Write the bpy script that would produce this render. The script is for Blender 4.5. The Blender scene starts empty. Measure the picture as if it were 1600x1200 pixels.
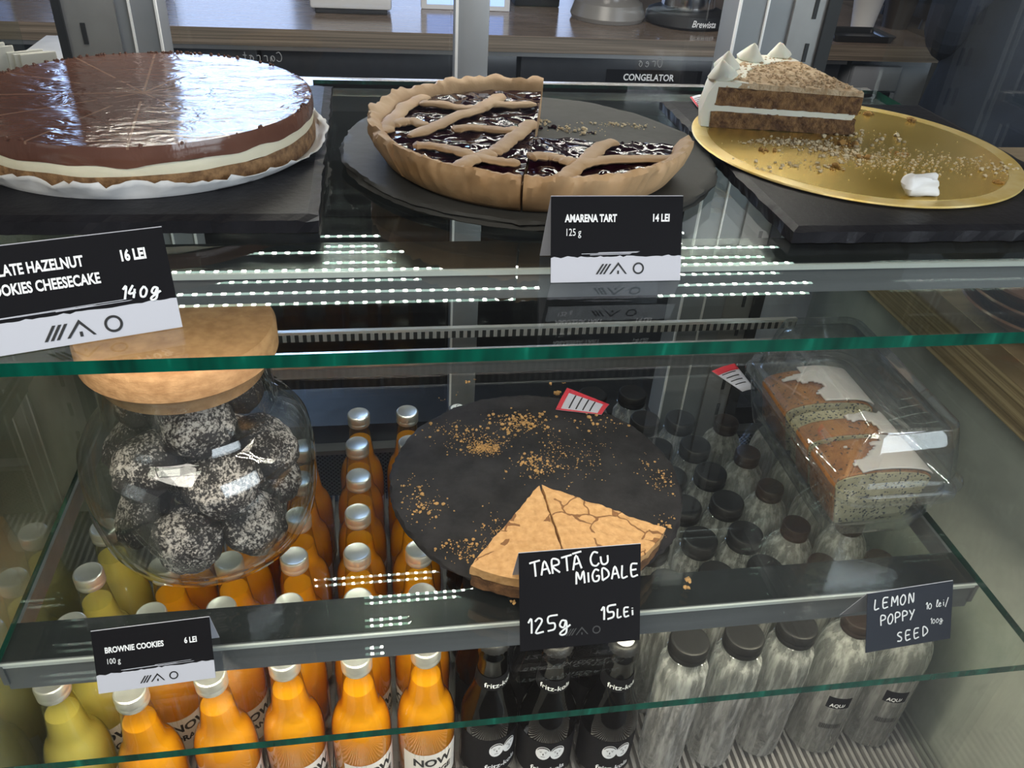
import bpy, bmesh, math, random
from mathutils import Vector, Matrix, noise
PI = math.pi
R_ = math.radians
C = bpy.context.scene.collection
S = bpy.context.scene
rnd = random.Random(7)
ZC = 1.45                      # camera height above the cafe floor

# ------------------------------------------------------------------ camera, world, lights, exposure
cam_d = bpy.data.cameras.new('camera')
cam_d.sensor_width = 36.0
cam_d.lens = 36.0 * 1290.0 / 1600.0
cam_d.clip_start = 0.01
cam = bpy.data.objects.new('camera', cam_d)
right = Vector((0.98723337, -0.14843283, 0.05777511))
up = Vector((0.03730735, 0.5681216, 0.82209854))
fwd = Vector((0.1548497, 0.80944768, -0.56640624))
m = Matrix.Identity(4)
for i in range(3):
    m[i][0], m[i][1], m[i][2] = right[i], up[i], -fwd[i]
m[2][3] = ZC
cam.matrix_world = m
C.objects.link(cam)
S.camera = cam

S.view_settings.view_transform = 'Standard'
S.view_settings.look = 'None'
S.view_settings.exposure = 0.4
S.view_settings.gamma = 1.0
S.view_settings.use_curve_mapping = False
S.cycles.use_denoising = True
S.cycles.max_bounces = 12
S.cycles.transparent_max_bounces = 40
S.cycles.transmission_bounces = 12
S.cycles.glossy_bounces = 6
S.cycles.sample_clamp_indirect = 6.0
S.cycles.caustics_reflective = False
S.cycles.caustics_refractive = False

w = bpy.data.worlds.new('cafe_ambient')
S.world = w
w.use_nodes = True
bg = w.node_tree.nodes['Background']
bg.inputs[0].default_value = (0.55, 0.62, 0.74, 1)
bg.inputs[1].default_value = 0.15


def area(name, loc, size, power, color, target):
    d = bpy.data.lights.new(name, 'AREA')
    d.shape = 'RECTANGLE'
    d.size, d.size_y = size
    d.energy = power
    d.color = color
    o = bpy.data.objects.new(name, d)
    o.location = loc
    o.rotation_euler = (Vector(target) - Vector(loc)).to_track_quat('-Z', 'Y').to_euler()
    C.objects.link(o)
    return o


area('front_fill_light', (-0.7, -0.7, 2.9), (1.6, 1.0), 44, (1.0, 0.93, 0.84), (0.2, 0.6, 1.0))  # added fill from above and behind the camera, no seen lamp
area('cool_side_fill_light', (2.3, -1.9, 1.9), (2.2, 1.8), 62, (0.82, 0.90, 1.0), (0.1, 0.7, 1.0))  # added cool fill from the front right, lifts the left wall
area('counter_fill_light', (0.3, 1.55, 3.0), (2.4, 0.5), 4.5, (1.0, 0.9, 0.8), (0.3, 2.1, 0.9))  # unseen panel added to brighten the working counter


# ------------------------------------------------------------------ node helpers
def new_mat(name):
    mt = bpy.data.materials.new(name)
    mt.use_nodes = True
    nt = mt.node_tree
    nt.nodes.clear()
    out = nt.nodes.new('ShaderNodeOutputMaterial')
    return mt, nt, out


def N(nt, kind, **kw):
    n = nt.nodes.new(kind)
    for k, v in kw.items():
        if k.startswith('i_'):
            n.inputs[k[2:].replace('_', ' ')].default_value = v
        else:
            setattr(n, k, v)
    return n


def c4(c):
    return (c[0], c[1], c[2], 1.0)


def mth(nt, op, a, b=None, clamp=False):
    n = nt.nodes.new('ShaderNodeMath')
    n.operation = op
    n.use_clamp = clamp
    for i, v in enumerate((a, b)):
        if v is None:
            continue
        if isinstance(v, (int, float)):
            n.inputs[i].default_value = v
        else:
            nt.links.new(v, n.inputs[i])
    return n.outputs[0]


def mixc(nt, fac, a, b):
    n = nt.nodes.new('ShaderNodeMix')
    n.data_type = 'RGBA'
    for idx, v in ((0, fac), (6, a), (7, b)):
        if isinstance(v, (int, float)):
            n.inputs[idx].default_value = v
        elif isinstance(v, tuple):
            n.inputs[idx].default_value = c4(v)
        else:
            nt.links.new(v, n.inputs[idx])
    return n.outputs[2]


def objco(nt, scale=(1, 1, 1)):
    tc = nt.nodes.new('ShaderNodeTexCoord')
    mp = nt.nodes.new('ShaderNodeMapping')
    mp.inputs['Scale'].default_value = scale
    nt.links.new(tc.outputs['Object'], mp.inputs[0])
    return mp.outputs[0]


def noise_tex(nt, co, scale, detail=4, rough=0.6, dist=0.0):
    n = nt.nodes.new('ShaderNodeTexNoise')
    n.inputs['Scale'].default_value = scale
    n.inputs['Detail'].default_value = detail
    n.inputs['Roughness'].default_value = rough
    n.inputs['Distortion'].default_value = dist
    nt.links.new(co, n.inputs['Vector'])
    return n.outputs['Fac']


def ramp(nt, fac, stops):
    n = nt.nodes.new('ShaderNodeValToRGB')
    e = n.color_ramp.elements
    while len(e) > 1:
        e.remove(e[-1])
    e[0].position = stops[0][0]
    e[0].color = c4(stops[0][1])
    for p, c in stops[1:]:
        k = e.new(p)
        k.color = c4(c)
    nt.links.new(fac, n.inputs[0])
    return n.outputs[0]


def bump(nt, h, strength=0.5, dist=0.002):
    n = nt.nodes.new('ShaderNodeBump')
    n.inputs['Strength'].default_value = strength
    n.inputs['Distance'].default_value = dist
    nt.links.new(h, n.inputs['Height'])
    return n.outputs[0]


def pbr(name, col, rough=0.5, metal=0.0, var=0.0, scale=40, bmp=0.0, bscale=None, stretch=(1, 1, 1), spec=0.5, sss=0.0, dist=0.002, col2=None, lo=.35, hi=.65, detail=4):
    mt, nt, out = new_mat(name)
    p = nt.nodes.new('ShaderNodeBsdfPrincipled')
    p.inputs['Base Color'].default_value = c4(col)
    p.inputs['Roughness'].default_value = rough
    p.inputs['Metallic'].default_value = metal
    p.inputs['Specular IOR Level'].default_value = spec
    if sss:
        p.inputs['Subsurface Weight'].default_value = sss
        p.inputs['Subsurface Radius'].default_value = (0.006, 0.003, 0.0015)
        p.inputs['Subsurface Scale'].default_value = 1.0
    co = objco(nt, stretch)
    if var or col2:
        f = noise_tex(nt, co, scale, detail)
        c2 = col2 if col2 else tuple(max(0, v * (1 - var)) for v in col)
        nt.links.new(ramp(nt, f, [(lo, c2), (hi, col)]), p.inputs['Base Color'])
    if bmp:
        f = noise_tex(nt, co, bscale or scale, 5)
        nt.links.new(bump(nt, f, bmp, dist), p.inputs['Normal'])
    nt.links.new(p.outputs[0], out.inputs[0])
    return mt


def thin_glass(name, tint=(0.96, 0.98, 0.97), edge=(0.7, 0.76, 0.74), f0=0.04, rough=0.0, bmp=0.0, bscale=80, haze=0.0, hazecol=(.8, .82, .82), epow=3.0, stretch=(1, 1, 1), bdist=.002):
    """Thin clear glass: tinted transparency, darker where the wall is seen edge on, plus a Schlick mirror reflection."""
    mt, nt, out = new_mat(name)
    g = nt.nodes.new('ShaderNodeNewGeometry')
    d = nt.nodes.new('ShaderNodeVectorMath')
    d.operation = 'DOT_PRODUCT'
    nrm = g.outputs['Normal']
    gl = nt.nodes.new('ShaderNodeBsdfGlossy')
    gl.inputs['Roughness'].default_value = rough
    gl.inputs['Color'].default_value = (1, 1, 1, 1)
    if bmp:
        f = noise_tex(nt, objco(nt, stretch), bscale, 3)
        b = bump(nt, f, bmp, bdist)
        nt.links.new(b, gl.inputs['Normal'])
        nrm = b
    nt.links.new(nrm, d.inputs[0])
    nt.links.new(g.outputs['Incoming'], d.inputs[1])
    c = mth(nt, 'ABSOLUTE', d.outputs['Value'])
    inv = mth(nt, 'SUBTRACT', 1.0, c, True)
    fr = mth(nt, 'ADD', mth(nt, 'MULTIPLY', mth(nt, 'POWER', inv, 5.0), 1 - f0), f0, True)
    tr = nt.nodes.new('ShaderNodeBsdfTransparent')
    nt.links.new(mixc(nt, mth(nt, 'POWER', inv, epow), tint, edge), tr.inputs[0])
    base = tr.outputs[0]
    if haze:
        df = N(nt, 'ShaderNodeBsdfDiffuse', i_Color=c4(hazecol))
        tl = N(nt, 'ShaderNodeBsdfTranslucent', i_Color=c4(hazecol))
        m1 = nt.nodes.new('ShaderNodeMixShader')
        nt.links.new(df.outputs[0], m1.inputs[1])
        nt.links.new(tl.outputs[0], m1.inputs[2])
        m2 = nt.nodes.new('ShaderNodeMixShader')
        m2.inputs[0].default_value = haze
        nt.links.new(base, m2.inputs[1])
        nt.links.new(m1.outputs[0], m2.inputs[2])
        base = m2.outputs[0]
    mx = nt.nodes.new('ShaderNodeMixShader')
    nt.links.new(fr, mx.inputs[0])
    nt.links.new(base, mx.inputs[1])
    nt.links.new(gl.outputs[0], mx.inputs[2])
    nt.links.new(mx.outputs[0], out.inputs[0])
    return mt


def emit(name, col, s):
    mt, nt, out = new_mat(name)
    e = N(nt, 'ShaderNodeEmission', i_Color=c4(col), i_Strength=s)
    nt.links.new(e.outputs[0], out.inputs[0])
    return mt


# ------------------------------------------------------------------ mesh helpers
def mesh_obj(name, bm, mat, parent=None, smooth=False, loc=None, rot=None):
    bmesh.ops.recalc_face_normals(bm, faces=bm.faces[:])
    me = bpy.data.meshes.new(name)
    bm.to_mesh(me)
    bm.free()
    if smooth:
        for p in me.polygons:
            p.use_smooth = True
        try:
            me.set_sharp_from_angle(angle=R_(40))
        except Exception:
            pass
    mats = mat if isinstance(mat, (list, tuple)) else [mat]
    for q in mats:
        me.materials.append(q)
    o = bpy.data.objects.new(name, me)
    if loc is not None:
        o.location = loc
    if rot is not None:
        o.rotation_euler = rot
    if parent is not None:
        o.parent = parent
    C.objects.link(o)
    return o


def tag(o, label, cat, group=None, kind=None):
    o['label'] = label
    o['category'] = cat
    if group:
        o['group'] = group
    if kind:
        o['kind'] = kind
    return o


def struct(o):
    o['kind'] = 'structure'
    return o


def thing(name, label, cat, loc=(0, 0, 0), rz=0.0, group=None):
    o = bpy.data.objects.new(name, None)
    o.empty_display_size = 0.02
    o.location = loc
    o.rotation_euler = (0, 0, rz)
    C.objects.link(o)
    return tag(o, label, cat, group)


def copy_tree(o, parent=None):
    c = o.copy()
    C.objects.link(c)
    if parent is not None:
        c.parent = parent
    for ch in list(o.children):
        copy_tree(ch, c)
    return c


def bm_box(bm, x0, x1, y0, y1, z0, z1, bev=0.0, seg=2):
    vs = [bm.verts.new((x, y, z)) for x in (x0, x1) for y in (y0, y1) for z in (z0, z1)]
    fs = [(0, 1, 3, 2), (4, 6, 7, 5), (0, 4, 5, 1), (2, 3, 7, 6), (0, 2, 6, 4), (1, 5, 7, 3)]
    faces = [bm.faces.new([vs[i] for i in f]) for f in fs]
    if bev:
        es = list({e for f in faces for e in f.edges})
        bmesh.ops.bevel(bm, geom=es, offset=bev, segments=seg, affect='EDGES', profile=0.5)
    return vs


def box(name, x0, x1, y0, y1, z0, z1, mat, parent=None, bev=0.0, smooth=False):
    bm = bmesh.new()
    bm_box(bm, x0, x1, y0, y1, z0, z1, bev)
    return mesh_obj(name, bm, mat, parent, smooth or bev > 0)


def bm_lathe(bm, prof, n=32, lobes=None, cx=0, cy=0):
    """prof: list of (r, z); r=0 ends become poles. lobes(a, r, z) -> r."""
    rings = []
    for r, z in prof:
        if r <= 1e-7:
            rings.append([bm.verts.new((cx, cy, z))])
        else:
            ring = []
            for i in range(n):
                a = 2 * PI * i / n
                q = lobes(a, r, z) if lobes else r
                ring.append(bm.verts.new((cx + q * math.cos(a), cy + q * math.sin(a), z)))
            rings.append(ring)
    for A, B in zip(rings, rings[1:]):
        for i in range(n):
            j = (i + 1) % n
            if len(A) == 1 and len(B) == 1:
                continue
            if len(A) == 1:
                bm.faces.new((A[0], B[j], B[i]))
            elif len(B) == 1:
                bm.faces.new((A[i], A[j], B[0]))
            else:
                bm.faces.new((A[i], A[j], B[j], B[i]))


def lathe(name, prof, mat, parent=None, n=32, smooth=True, lobes=None, loc=None):
    bm = bmesh.new()
    bm_lathe(bm, prof, n, lobes)
    return mesh_obj(name, bm, mat, parent, smooth, loc)


def bm_sector(bm, poly, a0, a1, n, rs=None, jit=None):
    """Sweep a closed (r,z) polygon from angle a0 to a1 about z; rs(a) scales r."""
    rings = []
    for i in range(n + 1):
        a = a0 + (a1 - a0) * i / n
        s = rs(a) if rs else 1.0
        ring = []
        for k, (r, z) in enumerate(poly):
            p = Vector((r * s * math.cos(a), r * s * math.sin(a), z))
            if jit:
                p = p + jit(p, a, k)
            ring.append(bm.verts.new(p))
        rings.append(ring)
    K = len(poly)
    for A, B in zip(rings, rings[1:]):
        for k in range(K):
            l = (k + 1) % K
            bm.faces.new((A[k], A[l], B[l], B[k]))
    bm.faces.new(rings[0])
    bm.faces.new(list(reversed(rings[-1])))
    bmesh.ops.remove_doubles(bm, verts=bm.verts[:], dist=1e-6)


def catmull(pts, per=8):
    pts = [Vector(p) for p in pts]
    q = [pts[0] * 2 - pts[1]] + pts + [pts[-1] * 2 - pts[-2]]
    out = []
    for i in range(1, len(q) - 2):
        for k in range(per):
            t = k / per
            a, b, c, d = q[i - 1], q[i], q[i + 1], q[i + 2]
            out.append(0.5 * ((2 * b) + (c - a) * t + (2 * a - 5 * b + 4 * c - d) * t * t + (3 * b - a - 3 * c + d) * t ** 3))
    out.append(pts[-1])
    return out


def bm_tube(bm, pts, rw, rh=None, n=10, upv=Vector((0, 0, 1)), taper=True, jit=0.0):
    rh = rh or rw
    rings = []
    for i, p in enumerate(pts):
        t = (pts[min(i + 1, len(pts) - 1)] - pts[max(i - 1, 0)])
        if t.length < 1e-9:
            t = Vector((1, 0, 0))
        t.normalize()
        s = t.cross(upv)
        if s.length < 1e-4:
            s = t.cross(Vector((1, 0, 0)))
        s.normalize()
        u = s.cross(t)
        k = 1.0
        if taper and (i == 0 or i == len(pts) - 1):
            k = 0.45
        k *= 1 + rnd.uniform(-jit, jit)
        rings.append([bm.verts.new(p + s * (rw * k * math.cos(2 * PI * j / n)) + u * (rh * k * math.sin(2 * PI * j / n))) for j in range(n)])
    for A, B in zip(rings, rings[1:]):
        for j in range(n):
            l = (j + 1) % n
            bm.faces.new((A[j], A[l], B[l], B[j]))
    bm.faces.new(list(reversed(rings[0])))
    bm.faces.new(rings[-1])


def bm_poly(bm, pts, z=0.0):
    return bm.faces.new([bm.verts.new((x, y, z)) for x, y in pts])


def ell(cx, cy, rx, ry, n=20, a0=0.0, a1=2 * PI):
    return [(cx + rx * math.cos(a0 + (a1 - a0) * i / n), cy + ry * math.sin(a0 + (a1 - a0) * i / n)) for i in range(n)]


def bm_disc(bm, cx, cy, rx, ry, n=24, rings=5, z=0.0):
    c = bm.verts.new((cx, cy, z))
    prev = None
    for k in range(1, rings + 1):
        q = k / rings
        ring = [bm.verts.new((x, y, z)) for x, y in ell(cx, cy, rx * q, ry * q, n)]
        for i in range(n):
            j = (i + 1) % n
            bm.faces.new((c, ring[i], ring[j]) if prev is None else (prev[i], ring[i], ring[j], prev[j]))
        prev = ring


def bm_blob(bm, c, r, sub=1, j=0.25, sq=(1, 1, 1)):
    ret = bmesh.ops.create_icosphere(bm, subdivisions=sub, radius=1.0)
    for v in ret['verts']:
        k = r * (1 + rnd.uniform(-j, j))
        v.co = Vector((c[0] + v.co.x * k * sq[0], c[1] + v.co.y * k * sq[1], c[2] + v.co.z * k * sq[2]))


def disp(bm, amp, scale, seed=0.0, mask=None):
    bm.normal_update()
    for v in bm.verts:
        k = noise.noise(v.co * scale + Vector((seed, seed * 1.7, seed * .3)))
        if mask:
            k *= mask(v.co)
        v.co += v.normal * (k * amp)


def rr_pts(hx, hy, rad, n=6):
    pts = []
    for cx, cy, a in ((hx - rad, hy - rad, 0), (-hx + rad, hy - rad, 90), (-hx + rad, -hy + rad, 180), (hx - rad, -hy + rad, 270)):
        for i in range(n + 1):
            t = R_(a + 90 * i / n)
            pts.append((cx + rad * math.cos(t), cy + rad * math.sin(t)))
    return pts


def bm_loft(bm, levels, close=True):
    """levels: (z, hx, hy, rad) rounded-rectangle rings."""
    rings = [[bm.verts.new((x, y, z)) for x, y in rr_pts(hx, hy, rad)] for z, hx, hy, rad in levels]
    n = len(rings[0])
    for A, B in zip(rings, rings[1:]):
        for i in range(n):
            j = (i + 1) % n
            bm.faces.new((A[i], A[j], B[j], B[i]))
    if close:
        bm.faces.new(list(reversed(rings[0])))
        bm.faces.new(rings[-1])


# ------------------------------------------------------------------ lettering
def text_mesh(s, size, xs=1.0, bold=0.0, align='CENTER', shear=0.0, mirror=False):
    cu = bpy.data.curves.new('lettering', 'FONT')
    cu.body = s
    cu.size = size
    cu.align_x = align
    cu.offset = bold
    cu.shear = shear
    cu.resolution_u = 3
    o = bpy.data.objects.new('tmp', cu)
    C.objects.link(o)
    dg = bpy.context.evaluated_depsgraph_get()
    dg.update()
    me = bpy.data.meshes.new_from_object(o.evaluated_get(dg))
    bpy.data.objects.remove(o)
    for v in me.vertices:
        v.co.x *= xs * (-1 if mirror else 1)
    return me


def lettering(s, size, mat, parent, loc, xs=0.8, bold=0.0, align='LEFT', shear=0.0, rot=(0, 0, 0), name='lettering', bend=None, mirror=False):
    me = text_mesh(s, size, xs, bold, align, shear, mirror)
    if bend:
        for v in me.vertices:
            a = v.co.x / bend
            v.co = Vector((bend * math.sin(a), -bend * math.cos(a), v.co.y))
    me.materials.append(mat)
    o = bpy.data.objects.new(name, me)
    o.location = loc
    o.rotation_euler = rot
    o.parent = parent
    C.objects.link(o)
    return o


STROKE = {
    'T': [[(0, 1), (.75, 1.08)], [(.36, 1.04), (.34, 0)]],
    'A': [[(0, 0), (.3, 1), (.6, 0)], [(.1, .38), (.52, .42)]],
    'R': [[(.05, 0), (.08, 1), (.5, .92), (.52, .6), (.1, .48), (.55, 0)]],
    'C': [[(.6, .9), (.3, 1), (.05, .6), (.12, .12), (.4, 0), (.62, .15)]],
    'U': [[(.02, .6), (.05, .15), (.25, 0), (.48, .15), (.52, .6)]],
    'M': [[(0, 0), (.08, 1), (.34, .35), (.62, 1), (.68, 0)]],
    'I': [[(.2, .85), (.2, 0)]],
    'i': [[(.15, .6), (.15, 0)], [(.15, .8), (.16, .86)]],
    'G': [[(.6, .85), (.3, 1), (.05, .55), (.15, .05), (.5, .05), (.58, .42), (.34, .42)]],
    'D': [[(.05, 0), (.08, 1), (.5, .75), (.55, .3), (.05, 0)]],
    'L': [[(.1, 1), (.05, 0), (.5, .05)]],
    'E': [[(.55, 1), (.05, .95), (.05, 0), (.55, .03)], [(.06, .5), (.45, .52)]],
    'O': [[(.3, 1), (.05, .6), (.1, .1), (.35, 0), (.58, .4), (.52, .85), (.3, 1)]],
    'N': [[(.03, 0), (.08, 1), (.5, .05), (.55, 1)]],
    'P': [[(.08, 0), (.08, 1), (.5, .95), (.54, .6), (.1, .48)]],
    'Y': [[(.02, 1), (.28, .52)], [(.58, 1), (.12, -.05)]],
    'S': [[(.55, .92), (.25, 1), (.08, .75), (.5, .38), (.42, .05), (.03, .1)]],
    '1': [[(.08, .75), (.3, 1), (.26, 0)]],
    '2': [[(.05, .8), (.3, 1), (.5, .75), (.05, 0), (.58, .04)]],
    '5': [[(.75, 1.05), (.15, 1), (.12, .58), (.5, .5), (.48, .1), (.03, .02)]],
    'g': [[(.48, .55), (.2, .62), (.05, .3), (.3, .12), (.48, .55), (.46, -.2), (.2, -.4), (.05, -.2), (.75, .25)]],
    '4': [[(.3, 1), (.03, .4), (.55, .42)], [(.45, .7), (.4, 0)]],
    '0': [[(.3, .8), (.06, .5), (.12, .05), (.4, .02), (.52, .45), (.3, .8)]],
    'l': [[(.1, .2), (.4, .9), (.25, 1), (.15, .1), (.4, .1)]],
    'e': [[(.05, .3), (.4, .4), (.25, .58), (.06, .3), (.2, 0), (.45, .12)]],
    '/': [[(0, -.25), (.5, 1.1)]],
    'r': [[(.1, 0), (.1, .5), (.2, .6), (.45, .55)]],
    'o': [[(.25, .6), (.05, .3), (.2, 0), (.42, .25), (.25, .6), (.5, .55)]],
    'a': [[(.45, .5), (.2, .58), (.05, .25), (.25, 0), (.45, .5), (.5, 0)]],
    't': [[(.2, .95), (.2, .05), (.4, .08)], [(0, .6), (.42, .62)]],
    'ă': [[(0, 0), (.3, 1), (.6, 0)], [(.1, .38), (.52, .42)], [(.05, 1.15), (.7, 1.2)]],
}


def handwriting(s, size, mat, parent, loc, name='handwriting', width=0.0006, rot=0.0, adv=0.78, slant=0.0, mirror=False):
    bm = bmesh.new()
    x = 0.0
    for ch in s:
        if ch == ' ':
            x += 0.5
            continue
        for st in STROKE[ch]:
            pts = [Vector(((x + px + slant * py) * size * (-1 if mirror else 1), (py + rnd.uniform(-.02, .02)) * size, 0)) for px, py in st]
            pts = catmull(pts, 4) if len(pts) > 2 else pts
            bm_tube(bm, pts, width, width * 0.3, n=6, taper=False)
        x += adv * (0.6 if ch in 'Ii1l' else 1)
    return mesh_obj(name, bm, mat, parent, True, loc, (0, 0, rot))


# ------------------------------------------------------------------ materials
M = {}
M['shelf_glass'] = thin_glass('shelf_glass', (0.955, 0.98, 0.965), (0.82, 0.93, 0.89), f0=0.045)
M['clear_glass'] = thin_glass('clear_glass', (0.985, 0.99, 0.985), (0.42, 0.46, 0.42), f0=0.055, epow=3.0, haze=.012)
M['dish_glass'] = thin_glass('dish_glass', (0.985, 0.99, 0.99), (0.28, 0.38, 0.42), f0=0.13, epow=3.2, haze=.03)
M['pane_glass'] = thin_glass('pane_glass', (0.99, 0.995, 0.99), (0.9, 0.95, 0.93), f0=0.02)
M['bottle_glass'] = thin_glass('bottle_glass', (0.95, 0.95, 0.84), (0.55, 0.55, 0.36), f0=0.07, epow=2.0)
M['brown_glass'] = thin_glass('brown_glass', (0.10, 0.05, 0.015), (0.02, 0.01, 0.004), f0=0.05)


def solid_clear(name, tint, ior, haze, hazecol, rough=0.0, bmp=0.4, bscale=80, stretch=(1, 1, .3)):
    mt, nt, out = new_mat(name)
    g = N(nt, 'ShaderNodeBsdfGlass', i_Color=c4(tint), i_Roughness=rough, i_IOR=ior)
    f = noise_tex(nt, objco(nt, stretch), bscale, 3)
    nt.links.new(bump(nt, f, bmp, .002), g.inputs['Normal'])
    t = N(nt, 'ShaderNodeBsdfTransparent', i_Color=c4(tint))
    m0 = nt.nodes.new('ShaderNodeMixShader')
    m0.inputs[0].default_value = .35
    nt.links.new(g.outputs[0], m0.inputs[1])
    nt.links.new(t.outputs[0], m0.inputs[2])
    d = N(nt, 'ShaderNodeBsdfDiffuse', i_Color=c4(hazecol))
    tl = N(nt, 'ShaderNodeBsdfTranslucent', i_Color=c4(hazecol))
    m1 = nt.nodes.new('ShaderNodeMixShader')
    nt.links.new(d.outputs[0], m1.inputs[1])
    nt.links.new(tl.outputs[0], m1.inputs[2])
    m2 = nt.nodes.new('ShaderNodeMixShader')
    hz = noise_tex(nt, objco(nt, (1, 1, .12)), 150, 3)  # streaks of white haze painted in for highlights on the ribs
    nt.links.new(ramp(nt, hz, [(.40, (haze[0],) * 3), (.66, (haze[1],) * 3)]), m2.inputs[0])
    nt.links.new(m0.outputs[0], m2.inputs[1])
    nt.links.new(m1.outputs[0], m2.inputs[2])
    nt.links.new(m2.outputs[0], out.inputs[0])
    return mt


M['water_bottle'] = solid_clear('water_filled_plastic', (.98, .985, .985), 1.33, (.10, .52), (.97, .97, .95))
M['frost_bottle'] = solid_clear('frosted_bottle_painted_glints', (.95, .96, .96), 1.33, (.16, .50), (.94, .94, .91), .05, .3, 150, (1, 1, 1))  # frosted body, with the same painted highlight streaks


def edge_glass():
    mt, nt, out = new_mat('green_glass_edge')
    p = nt.nodes.new('ShaderNodeBsdfPrincipled')
    co = objco(nt, (6, 1, 1))
    f = noise_tex(nt, co, 9, 3)
    nt.links.new(ramp(nt, f, [(.35, (0.0, 0.030, 0.020)), (.6, (0.0, 0.105, 0.066)), (.75, (0.015, 0.30, 0.20))]), p.inputs['Base Color'])
    p.inputs['Roughness'].default_value = 0.12
    nt.links.new(p.outputs[0], out.inputs[0])
    return mt


M['edge'] = edge_glass()
M['steel'] = pbr('brushed_steel', (0.50, 0.51, 0.52), 0.28, 0.9, var=.15, scale=60, bmp=.04, stretch=(.05, 1, 1))
M['bar_metal'] = pbr('dark_shelf_rail', (0.25, 0.25, 0.275), 0.35, 0.3, var=.2, scale=50, stretch=(.05, 1, 1))
M['bar_top'] = pbr('dark_rail_top', (0.035, 0.038, 0.042), 0.25, 0.2, var=.2, scale=50, stretch=(.1, 1, 1))
M['bar_line'] = pbr('bright_rail_lip', (0.92, 0.92, 0.93), 0.35, 0.15)
M['post'] = pbr('grey_post', (0.27, 0.285, 0.31), 0.45, 0.25, var=.1, scale=20)
M['plate'] = pbr('slotted_grey_plate', (0.32, 0.315, 0.32), 0.35, 0.4, var=.15, scale=25)
M['black'] = pbr('black_rubber', (0.012, 0.013, 0.016), 0.6, bmp=.1)
M['dark_metal'] = pbr('dark_metal', (0.035, 0.037, 0.042), 0.35, 0.4, var=.3, scale=30)
M['concrete'] = pbr('grey_concrete', (0.50, 0.505, 0.49), 0.55, var=.40, scale=7, bmp=.12, bscale=60, lo=.3, hi=.7)
M['concrete_left'] = pbr('olive_concrete', (0.66, 0.64, 0.55), 0.5, var=.40, scale=6, bmp=.1, bscale=60)
M['slate'] = pbr('black_slate', (0.034, 0.032, 0.033), 0.6, var=.45, scale=40, bmp=.5, bscale=90, dist=.0016, spec=.14)
M['slate_edge'] = M['slate']
M['slate_gloss'] = pbr('satin_black_slate', (0.016, 0.016, 0.020), 0.42, var=.35, scale=24, bmp=.5, bscale=120, dist=.0012, spec=.14)
M['slate_grey'] = pbr('plain_grey_slate', (0.060, 0.060, 0.056), 0.6, var=.3, scale=18, bmp=.35, bscale=90, dist=.0012, spec=.2)  # greyer and lighter than the black slate
M['white_card'] = pbr('white_card', (0.52, 0.53, 0.60), 0.55)
M['black_card'] = pbr('black_card', (0.008, 0.008, 0.010), 0.55, spec=.06)
M['ink_white'] = pbr('white_print', (0.85, 0.86, 0.88), 0.5)
M['ink_black'] = pbr('black_print', (0.01, 0.01, 0.012), 0.5)
M['chalk'] = pbr('white_marker', (0.82, 0.84, 0.86), 0.6)
M['paper'] = pbr('baking_paper', (0.78, 0.77, 0.76), 0.6, bmp=.4, bscale=50, var=.08, scale=30)
M['cap_silver'] = pbr('silver_cap', (0.86, 0.84, 0.79), 0.30, 0.85, var=.12, scale=60)
M['cap_black'] = pbr('black_cap', (0.010, 0.010, 0.011), 0.42, bmp=.12, bscale=200, spec=.3)
M['cap_brown'] = pbr('dark_brown_cap', (0.020, 0.014, 0.012), 0.38, bmp=.12, bscale=200, spec=.3)
M['rail_alu'] = pbr('satin_aluminium_rail', (0.72, 0.71, 0.70), 0.25, 0.7)
M['steel_shiny'] = pbr('polished_steel', (0.62, 0.62, 0.63), 0.15, 1.0)
M['led'] = emit('led_dots', (1.0, 0.94, 0.84), 185.0)
M['led_glow_line'] = emit('led_strip_glow', (0.72, 1.0, 0.88), 4.5)  # added glow, tinted green the way the shelf glass reflects it
M['led_warm'] = emit('warm_led_dots', (1.0, 0.88, 0.68), 240.0)
M['led_mid'] = emit('mid_led_dots', (1.0, 0.90, 0.76), 85.0)
M['window_sky'] = emit('daylight_through_window', (0.42, 0.60, 1.0), 8.0)
M['window_low'] = emit('dim_daylight_through_window', (0.50, 0.62, 0.95), 2.2)
M['screen'] = emit('lit_tablet_screen', (0.35, 0.5, 1.0), 1.4)
M['navy'] = pbr('navy_cloth', (0.018, 0.026, 0.048), 0.85, var=.4, scale=14, bmp=.4, bscale=200)
M['skin'] = pbr('skin', (0.55, 0.33, 0.24), 0.5, sss=.1)
M['hair'] = pbr('dark_hair', (0.02, 0.014, 0.01), 0.5)


def juice_mat(name, col, tl):
    mt, nt, out = new_mat(name)
    p = nt.nodes.new('ShaderNodeBsdfPrincipled')
    p.inputs['Base Color'].default_value = c4(col)
    p.inputs['Roughness'].default_value = 0.18
    p.inputs['Subsurface Weight'].default_value = 0.0
    t = N(nt, 'ShaderNodeBsdfTranslucent', i_Color=c4(tl))
    mx = nt.nodes.new('ShaderNodeMixShader')
    mx.inputs[0].default_value = 0.45
    nt.links.new(p.outputs[0], mx.inputs[1])
    nt.links.new(t.outputs[0], mx.inputs[2])
    nt.links.new(mx.outputs[0], out.inputs[0])
    return mt


M['juice'] = juice_mat('orange_juice', (1.0, 0.46, 0.006), (1.0, 0.55, 0.008))
M['juice_pale'] = juice_mat('cloudy_yellow_juice', (0.86, 0.73, 0.22), (0.92, 0.82, 0.30))
M['label_white'] = pbr('bottle_label', (0.80, 0.76, 0.70), 0.5)


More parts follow.
